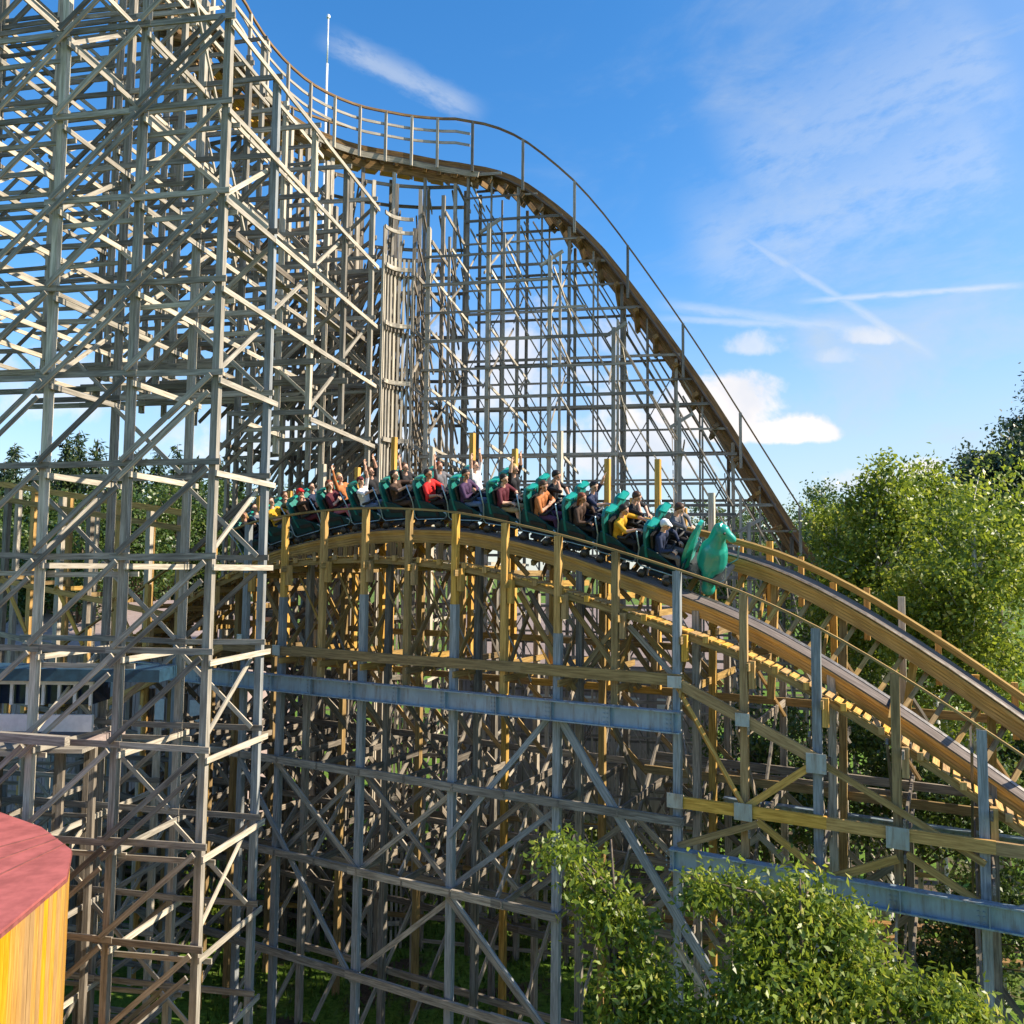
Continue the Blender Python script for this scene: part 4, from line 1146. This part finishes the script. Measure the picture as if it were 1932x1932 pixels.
# ------------------------------------------------------------------ buildings
def facade_building(name, label, cat, x0, x1, y, d, z1, mat_w, roof_h, mat_r, windows=(), rot=-.18):
    ux, uy = Vector((math.cos(rot), math.sin(rot), 0)), Vector((-math.sin(rot), math.cos(rot), 0))
    o_ = Vector((x0, y, 0)); L = x1-x0
    root = empty(name, label, cat, None, (o_ + ux*(L/2)).to_tuple())
    bpy.context.view_layer.update()
    b = MB()
    n = int(L/.28)
    b.frame_box(o_ + ux*(L/2) + uy*(d/2) + Zv*(z1/2), Zv, ux, uy, z1/2, L/2, d/2)
    for i in range(n): b.frame_box(o_ + ux*((i+.5)*L/n) - uy*.012 + Zv*(z1/2), Zv, ux, uy, z1/2-.01, L/n/2-.02, .014)
    part(b, 'wall', M[mat_w], root)
    b = MB()
    a_ = [o_ - uy*.5 - ux*.4 + Zv*z1, o_ + uy*(d/2) - ux*.4 + Zv*(z1+roof_h), o_ + uy*(d+.5) - ux*.4 + Zv*z1]
    b.prism([a_[0], a_[1], a_[1] + Zv*.12, a_[0] + Zv*.12], ux*(L+.8)); b.prism([a_[1], a_[2], a_[2] + Zv*.12, a_[1] + Zv*.12], ux*(L+.8))
    part(b, 'roof', M[mat_r], root)
    for (wx, wz, ww, wh) in windows:
        c = o_ + ux*wx - uy*.04 + Zv*wz
        b = MB(); b.frame_box(c, ux, uy, Zv, ww/2+.06, .03, wh/2+.06); f_ = part(b, 'window', M['white'], root)
        b = MB(); b.frame_box(c - uy*.034, ux, uy, Zv, ww/2, .006, wh/2); p_ = b.build('pane', M['navy']); p_.parent = f_; p_.matrix_parent_inverse = Matrix.Translation(-root.location)
    return root
facade_building('station_shed', 'long mauve-grey boarded shed behind the middle of the hill trestle', 'shed', -2.6, 10.5, 43.5, 7, Z0 - 4.9, 'clad', 2.9, 'clad', [(2+2.2*i, 6.6, 1.2, .9) for i in range(5)])
facade_building('barn', 'mauve-grey boarded barn behind the yellow posts at the left', 'barn', -27, -13.5, 43, 7, Z0 - 4.4, 'clad', 2.4, 'clad', [(9.5, 6.4, 1.0, .9), (12, 6.4, 1.0, .9)])
# low white kiosk with dark openings, seen through the lattice at the far left
kx = at(60, 1370, 21)
root = empty('kiosk', 'low white kiosk with dark blue openings and a blue fascia behind the grey lattice', 'kiosk', None, (kx.x-1.2, kx.y, 0))
bpy.context.view_layer.update()
zt = at(60, 1262, 21).z; zb = at(60, 1395, 21).z; x0 = at(-90, 1300, 21).x; x1 = at(178, 1300, 21).x
b = MB(); b.box(((x0+x1)/2, 21.9, zb-.1), x1-x0, 1.8, .2); part(b, 'floor_deck', M['clad'], root)
for i in range(5):
    for y_ in (21.3, 22.6):
        b = MB(); b.beam((x0+.3+i*.8, y_, 0), (x0+.3+i*.8, y_, zb-.2), .14, .14); part(b, 'leg', M['dim'], root)
b = MB(); b.box(((x0+x1)/2, 21.0, (zb+zt)/2-.46), x1-x0, .1, .42); b.box(((x0+x1)/2, 20.98, zt-.32), x1-x0, .1, .12); part(b, 'counter', M['white'], root)
b = MB(); b.box(((x0+x1)/2, 21.6, zt-.62), x1-x0-.2, .9, .55); part(b, 'opening', M['navy'], root)
for i in range(9):
    b = MB(); b.box((x0 + .3 + i*.4, 21.02, zt-.62), .07, .06, .56); part(b, 'mullion', M['white'], root)
b = MB(); b.box(((x0+x1)/2+.9, 21.2, zt-.1), x1-x0+1.8, 1.2, .3); part(b, 'fascia', M['bluep'], root)
b = MB(); b.box(((x0+x1)/2, 20.6, zb-.12), x1-x0+.3, .7, .1, along=0); part(b, 'shelf', M['pale'], root)

# hut with a red flat roof and yellow boarded walls, bottom left
zr = at(135, 1603, 16.0).z
def onplane(px, py):
    p = at(px, py, 10); t = (zr-CAMH)/(p.z-CAMH); return Vector((p.x*t, p.y*t, zr))
poly = [onplane(135, 1603), onplane(126, 1652), onplane(0, 1757), onplane(-420, 1960), onplane(-700, 1700), onplane(-300, 1500), onplane(0, 1532), onplane(78, 1560)]
cen = sum(poly, Vector())/len(poly)
root = empty('hut', 'round-cornered hut with a flat red roof and yellow boarded wall', 'hut', None, (cen.x, cen.y, 0))
bpy.context.view_layer.update()
b = MB(); b.prism([p for p in poly][::-1], (0, 0, -.06)); part(b, 'roof', M['roof'], root)
ins = [cen + (p-cen)*.985 for p in poly]
b = MB()
for i in range(len(poly)):
    p, q = ins[i], ins[(i+1) % len(ins)]; L = (q-p).length; d = (q-p)/L; nn = Vector((d.y, -d.x, 0))
    if nn.dot(p-cen) < 0: nn = -nn
    n = max(1, int(L/.15))
    for k in range(n):
        c = p + d*((k+.5)*L/n) + nn*(rnd.uniform(0, .006)); c.z = (zr-.07)/2
        b.frame_box(c, Zv, d, nn, (zr-.07)/2, L/n/2-.003, .014)
part(b, 'wall', M['board'], root)
b = MB()
for i in range(len(poly)):
    p, q = poly[i] - Zv*.075, poly[(i+1) % len(poly)] - Zv*.075
    b.beam(p, q, .035, .06)
part(b, 'trim', M['trim'], root)
# roof felt seams
b = MB()
for t in (.22, .45, .68): b.beam(poly[0].lerp(poly[7], t) + Zv*.006, poly[3].lerp(poly[4], t) + Zv*.006, .05, .012)
part(b, 'seam', M['trim'], root)

# ------------------------------------------------------------------ trees
nprs = np.random.RandomState(5)
def leaf_obj(name, centers, size, aspect, mat, root, droop=.2, tintbase=None):
    """one mesh of bent leaf blades at the given points"""
    n = len(centers)
    d = nprs.normal(size=(n, 3)); d[:, 2] -= droop*2; d /= np.linalg.norm(d, axis=1)[:, None]
    u = nprs.normal(size=(n, 3)); s = np.cross(d, u); s /= np.linalg.norm(s, axis=1)[:, None] + 1e-9
    nn = np.cross(s, d)
    L = size*nprs.uniform(.6, 1.3, n)[:, None]; w = L*aspect
    c = centers
    v = np.empty((n, 4, 3))
    v[:, 0] = c; v[:, 1] = c + d*L*.5 + s*w*.5 + nn*L*.06; v[:, 2] = c + d*L - nn*L*.08; v[:, 3] = c + d*L*.5 - s*w*.5 + nn*L*.06
    me = bpy.data.meshes.new(name)
    me.vertices.add(4*n); me.vertices.foreach_set('co', v.reshape(-1))
    me.loops.add(4*n); me.loops.foreach_set('vertex_index', np.arange(4*n, dtype=np.int32))
    me.polygons.add(n); me.polygons.foreach_set('loop_start', np.arange(0, 4*n, 4, dtype=np.int32)); me.polygons.foreach_set('loop_total', np.full(n, 4, np.int32))
    t = nprs.uniform(0, 1, n) if tintbase is None else np.clip(tintbase + nprs.normal(scale=.17, size=n), 0, 1)
    a = me.attributes.new('tint', 'FLOAT', 'POINT'); a.data.foreach_set('value', np.repeat(t, 4))
    me.materials.append(mat); me.update(calc_edges=True); me.validate()
    o = bpy.data.objects.new(name, me); col.objects.link(o); o.parent = root
    o.matrix_parent_inverse = Matrix.Translation(-root.location)
    return o
def leafy(name, label, base, blobs, nclump, nleaf, size, aspect, mat, bark='bark', tr=.16, group=None, spread=.38, droop=.25, shell=.5):
    """blobs: (centre, radii). clumps of leaves spread through each blob, limbs reach the clumps"""
    base = Vector(base)
    root = empty(name, label, 'tree', group, base.to_tuple())
    bpy.context.view_layer.update()
    vol = np.array([r[0]*r[1]*r[2] for _, r in blobs])**.75; vol = vol/vol.sum()
    cl = []; tb = []
    for (c, r), f in zip(blobs, vol):
        m = max(4, int(nclump*f))
        x = nprs.normal(size=(m, 3)); x /= np.linalg.norm(x, axis=1)[:, None]
        x *= (nprs.uniform(0, 1, m)**shell)[:, None]
        x *= (1 + .22*np.sin(5*x[:, :1] + 3*x[:, 2:3]) )
        cl.append(np.array(c) + x*np.array(r)); tb.append(nprs.uniform(.1, .75, m))
    cl = np.concatenate(cl); tb = np.concatenate(tb)
    per = max(1, nleaf//len(cl))
    idx = np.repeat(np.arange(len(cl)), nprs.poisson(per, len(cl)))
    sg = spread*nprs.uniform(.5, 1.2, len(cl))
    pts = cl[idx] + nprs.normal(size=(len(idx), 3))*sg[idx][:, None]*np.array((1, 1, .75))
    b = MB()
    topz = max(c[2] for c, _ in blobs); cx = sum(c[0] for c, _ in blobs)/len(blobs); cy = sum(c[1] for c, _ in blobs)/len(blobs)
    n = 9; tk = []
    for i in range(n+1):
        t = i/n; w = t*t*(3-2*t)
        tk.append(Vector((base.x + (cx-base.x)*w + .12*math.sin(7*t + base.x), base.y + (cy-base.y)*w + .1*math.cos(5*t), base.z + (topz + .3 - base.z)*t)))
    b.tube(tk, tr, 9, rr=[tr*(1.25 - 1.12*i/n) for i in range(n+1)])
    part(b, 'trunk', M[bark], root, True)
    b = MB()
    for k in nprs.choice(len(cl), min(len(cl), 46), replace=False):
        q = Vector(cl[k]); i = min(n-1, max(2, int(n*(q.z - base.z - 1.0)/max(topz-base.z, .1)))); p = tk[i]
        mid = p.lerp(q, .5) + Vector((rnd.uniform(-.15, .15), rnd.uniform(-.15, .15), rnd.uniform(-.05, .3)))
        L = (q-p).length
        b.tube([p, mid, q], .02, 5, rr=[min(.06, .018*L+.012), .022, .006])
    part(b, 'limb', M[bark], root, True)
    leaf_obj('crown', pts, size, aspect, mat, root, droop, tb[idx])
    return root
def pb(px, py, Y, rx, ry, rz=None):
    """crown blob given by picture position, depth and size in picture points"""
    m = Y/(W0*FOC)
    return (at(px, py, Y).to_tuple(), (rx*m, (rz or (rx+ry)/2)*m, ry*m))
def conifer(name, label, base, top, rad_, n_lev, mat, group=None, seed=0, dens=1.0, size=.35):
    r = np.random.RandomState(seed)
    base = Vector(base); H = top - base.z
    root = empty(name, label, 'tree', group, base.to_tuple()); bpy.context.view_layer.update()
    b = MB(); b.tube([base, base + Zv*H*.5, base + Zv*H], .2, 7, rr=[.22, .13, .02]); part(b, 'trunk', M['bark'], root, True)
    pts = []
    for i in range(n_lev):
        t = (i + r.uniform(-.3, .3))/n_lev; z = base.z + H*(.12 + .88*t); ra = rad_*(1 - t)**.8 + .08
        nb = max(4, int(10*(1-t)) + 4)
        for k in range(nb):
            a = r.uniform(0, 6.28); l = ra*r.uniform(.6, 1.15)
            m = max(2, int(7*dens*l/.8))
            s = np.linspace(.15, 1, m)[:, None]
            p = np.array((base.x, base.y, z)) + s*np.array((math.cos(a)*l, math.sin(a)*l, -.35*l*1.0)) + np.array((0, 0, 1))*(.25*l*s*s)
            for _ in range(3): pts.append(p + r.normal(scale=.17, size=p.shape))
    pts = np.concatenate(pts)
    leaf_obj('crown', pts, size, .3, mat, root, .5)
    return root

# leafy mass at the right, behind and below the descending track
leafy('birch_tree', 'bright green birch with a thin pointed top, between the track end and the dark pine', at(1668, 1500, 27).to_tuple()[:2] + (0,),
      [pb(1668, 1090, 27, 120, 150), pb(1690, 960, 27, 75, 90), pb(1668, 905, 27, 26, 50), pb(1640, 960, 27, 45, 70), pb(1620, 1190, 26.5, 90, 110)], 300, 21000, .17, .55, M['leaf_a'], 'birch', .17, 'leafy trees at the right', .34)
leafy('birch_tree', 'broad pale green birch in front at the right edge, under the dark pine', at(1850, 1500, 23).to_tuple()[:2] + (0,),
      [pb(1830, 1120, 23, 150, 170), pb(1910, 1010, 23.5, 100, 130), pb(1850, 1290, 22.8, 150, 120), pb(1760, 1180, 23.5, 110, 120)], 330, 23000, .16, .55, M['leaf_a'], 'birch', .18, 'leafy trees at the right', .34)
leafy('birch_tree', 'yellowish green birch just right of the lower end of the steep track', at(1585, 1500, 29).to_tuple()[:2] + (0,),
      [pb(1600, 1060, 29, 75, 95), pb(1590, 1150, 28.5, 80, 110), pb(1560, 985, 30, 40, 45)], 170, 11000, .18, .55, M['leaf_a'], 'birch', .15, 'leafy trees at the right', .34)
leafy('birch_tree', 'tall birch with an uneven top, centre of the leafy mass at the right', at(1780, 1500, 28).to_tuple()[:2] + (0,),
      [pb(1775, 990, 28, 90, 90), pb(1760, 925, 28.5, 45, 45), pb(1745, 1070, 28, 110, 110), pb(1725, 900, 29, 30, 28)], 240, 15000, .17, .55, M['leaf_a'], 'birch', .18, 'leafy trees at the right', .34)
leafy('broadleaf_tree', 'dark leafy tree behind the birches at the right edge', at(1880, 1500, 32).to_tuple()[:2] + (0,),
      [pb(1880, 950, 32, 90, 110), pb(1935, 900, 32, 80, 90), pb(1850, 905, 33, 35, 45)], 180, 11000, .2, .6, M['leaf_c'], 'bark', .22, None, .4)
leafy('twiggy_birch', 'thin bare-stemmed birch rising over the dark tree near the right edge', at(1842, 1500, 34).to_tuple()[:2] + (0,),
      [pb(1830, 868, 34, 26, 24), pb(1872, 872, 34, 34, 18), pb(1900, 858, 34, 26, 12)], 36, 1300, .2, .55, M['leaf_c'], 'birch', .12, None, .25)
# tall dark pine at the right edge
leafy('pine_tree', 'tall dark blue-green pine cut off by the right edge of the picture', at(1975, 1500, 36).to_tuple()[:2] + (0,),
      [pb(1975, 745, 36, 34, 40), pb(1948, 805, 36, 34, 30), pb(1985, 870, 36, 50, 45), pb(1915, 800, 35.6, 16, 12), pb(2020, 790, 36, 50, 50), pb(1958, 705, 36, 16, 36)], 120, 9000, .22, .35, M['leaf_c'], 'bark', .3, None, .25)
# shrubs and low trees behind the lower right trestle
leafy('shady_tree', 'shaded leafy tree behind the lower right trestle, left of the gusset post', at(1450, 1700, 27).to_tuple()[:2] + (0,),
      [pb(1450, 1420, 27, 110, 130), pb(1380, 1520, 27, 90, 110), pb(1500, 1520, 26, 110, 90)], 170, 10000, .19, .5, M['leaf_d'], 'bark', .16, 'leafy trees at the right', .36)
leafy('shady_tree', 'shaded leafy tree behind the lower right trestle, near the right edge', at(1680, 1700, 25).to_tuple()[:2] + (0,),
      [pb(1640, 1390, 25, 130, 120), pb(1760, 1480, 24, 140, 110), pb(1640, 1540, 24.5, 130, 90), pb(1900, 1560, 22, 110, 130)], 230, 15000, .18, .5, M['leaf_d'], 'bark', .16, 'leafy trees at the right', .36)
leafy('shady_tree', 'leafy tree filling the gap under the two rails at the far right edge', at(1900, 1700, 29).to_tuple()[:2] + (0,),
      [pb(1900, 1400, 29, 110, 100), pb(1790, 1390, 30, 90, 80), pb(1960, 1480, 28, 90, 90), pb(1880, 1520, 28, 100, 80)], 170, 11000, .2, .5, M['leaf_d'], 'bark', .16, 'leafy trees at the right', .38)
leafy('shady_tree', 'low leafy tree at the right edge below the far blue girder', at(1880, 1900, 21).to_tuple()[:2] + (0,),
      [pb(1870, 1750, 21, 110, 110), pb(1780, 1820, 21, 100, 80)], 120, 8000, .16, .5, M['leaf_d'], 'bark', .14, 'leafy trees at the right', .34)
# two near trees with narrow leaves at the bottom
leafy('young_tree', 'near light-green tree at the bottom centre, top reaching up beside the grey post', at(1180, 2100, 13).to_tuple()[:2] + (0,),
      [pb(1075, 1622, 13, 42, 28), pb(1120, 1680, 13, 62, 48), pb(1165, 1740, 12.8, 70, 62), pb(1205, 1830, 12.6, 75, 70), pb(1170, 1910, 12.6, 65, 60), pb(1245, 1930, 12.4, 80, 50), pb(1040, 1612, 13, 20, 12)], 120, 7200, .125, .42, M['leaf_b'], 'bark', .1, 'near light-green trees', .19, .35, .8)
leafy('young_tree', 'near light-green tree filling the lower right corner under the girder', at(1560, 2150, 12.3).to_tuple()[:2] + (0,),
      [pb(1330, 1690, 12.5, 55, 48), pb(1390, 1680, 12.5, 40, 40), pb(1510, 1700, 12.4, 80, 55), pb(1480, 1780, 12.2, 110, 80), pb(1590, 1760, 12.3, 75, 75), pb(1600, 1860, 12, 130, 80), pb(1440, 1880, 12, 120, 80), pb(1730, 1880, 12, 110, 55), pb(1830, 1930, 11.8, 110, 50), pb(1560, 1940, 11.8, 160, 60), pb(1340, 1950, 11.8, 100, 50)], 330, 19000, .125, .42, M['leaf_b'], 'bark', .12, 'near light-green trees', .19, .35, .85)

# distant forest: firs and broadleaf crowns, each a tree of its own
fx = [(-30, 800, 62), (28, 835, 66), (75, 850, 60), (128, 815, 63), (150, 812, 70), (185, 828, 64), (225, 860, 75), (262, 845, 68), (300, 848, 62), (335, 838, 70), (372, 862, 64), (415, 858, 66), (455, 872, 72), (105, 865, 72), (500, 880, 75), (240, 880, 58), (10, 870, 58)]
for i, (px, py, Y) in enumerate(fx):
    tp = at(px, py, Y); ba = (tp.x, tp.y, 0)
    conifer('fir_tree', 'dark fir in the distant forest behind the grey lattice', ba, tp.z, 2.5 + .8*rnd.random(), 46, M['needle'], 'firs of the distant forest', 20+i, 1.6, .5)
bx = [(40, 985, 50), (110, 1000, 48), (190, 985, 50), (260, 1000, 47), (330, 975, 50), (400, 985, 52), (455, 1000, 55), (-20, 1010, 48), (150, 1050, 44), (60, 1060, 45), (520, 990, 60), (590, 985, 62), (660, 990, 62), (740, 985, 64), (820, 985, 66)]
for i, (px, py, Y) in enumerate(bx):
    c = at(px, py, Y)
    leafy('forest_tree', 'round green broadleaf tree in the distant forest at the left', (c.x, c.y, 0), [pb(px, py, Y, 52, 60), pb(px + rnd.uniform(-30, 30), py + 55, Y - .5, 60, 70), pb(px + rnd.uniform(-30, 30), py - 40, Y + .5, 32, 34)], 70, 5200, .23, .6, M['leaf_d'], 'bark', .22, 'broadleaf trees of the distant forest', .6)
cx_ = [(1270, 985, 70), (1330, 975, 72), (1390, 985, 68), (1430, 972, 75), (1475, 990, 66), (1515, 975, 70), (1545, 935, 52), (1590, 955, 60), (1380, 1040, 60), (1470, 1050, 55), (1300, 1040, 62)]
for i, (px, py, Y) in enumerate(cx_):
    c = at(px, py, Y)
    nar = px == 1545
    leafy('forest_tree', 'dark green broadleaf tree of the forest behind the front car' if not nar else 'small pointed tree standing at the foot of the steep track', (c.x, c.y, 0),
          [pb(px, py, Y, 20 if nar else 40, 36 if nar else 26), pb(px + rnd.uniform(-15, 15), py + 45, Y - .5, 30 if nar else 48, 45), pb(px, py + 90, Y - 1, 50, 50)], 60, 4200, .26 if not nar else .2, .6, M['leaf_d'], 'bark', .22, None if nar else 'forest behind the front car', .5)
# low shrubs on the lawn
for i, (px, py, Y) in enumerate(((560, 1640, 33), (690, 1690, 31), (930, 1490, 36), (330, 1620, 30), (1010, 1700, 30), (500, 1420, 37), (230, 1480, 34), (1150, 1500, 37), (60, 1480, 33), (150, 1520, 35))):
    c = at(px, py, Y); c.z = max(.6, min(c.z, 1.6))
    leafy('shrub', 'low green shrub growing on the lawn under the trestle', (c.x, c.y, 0), [((c.x, c.y, c.z), (1.3, 1.1, .9)), ((c.x+.9, c.y+.3, c.z*.8), (.9, .9, .7))], 40, 2200, .2, .55, M['leaf_a'], 'bark', .05, 'shrubs on the lawn', .3)
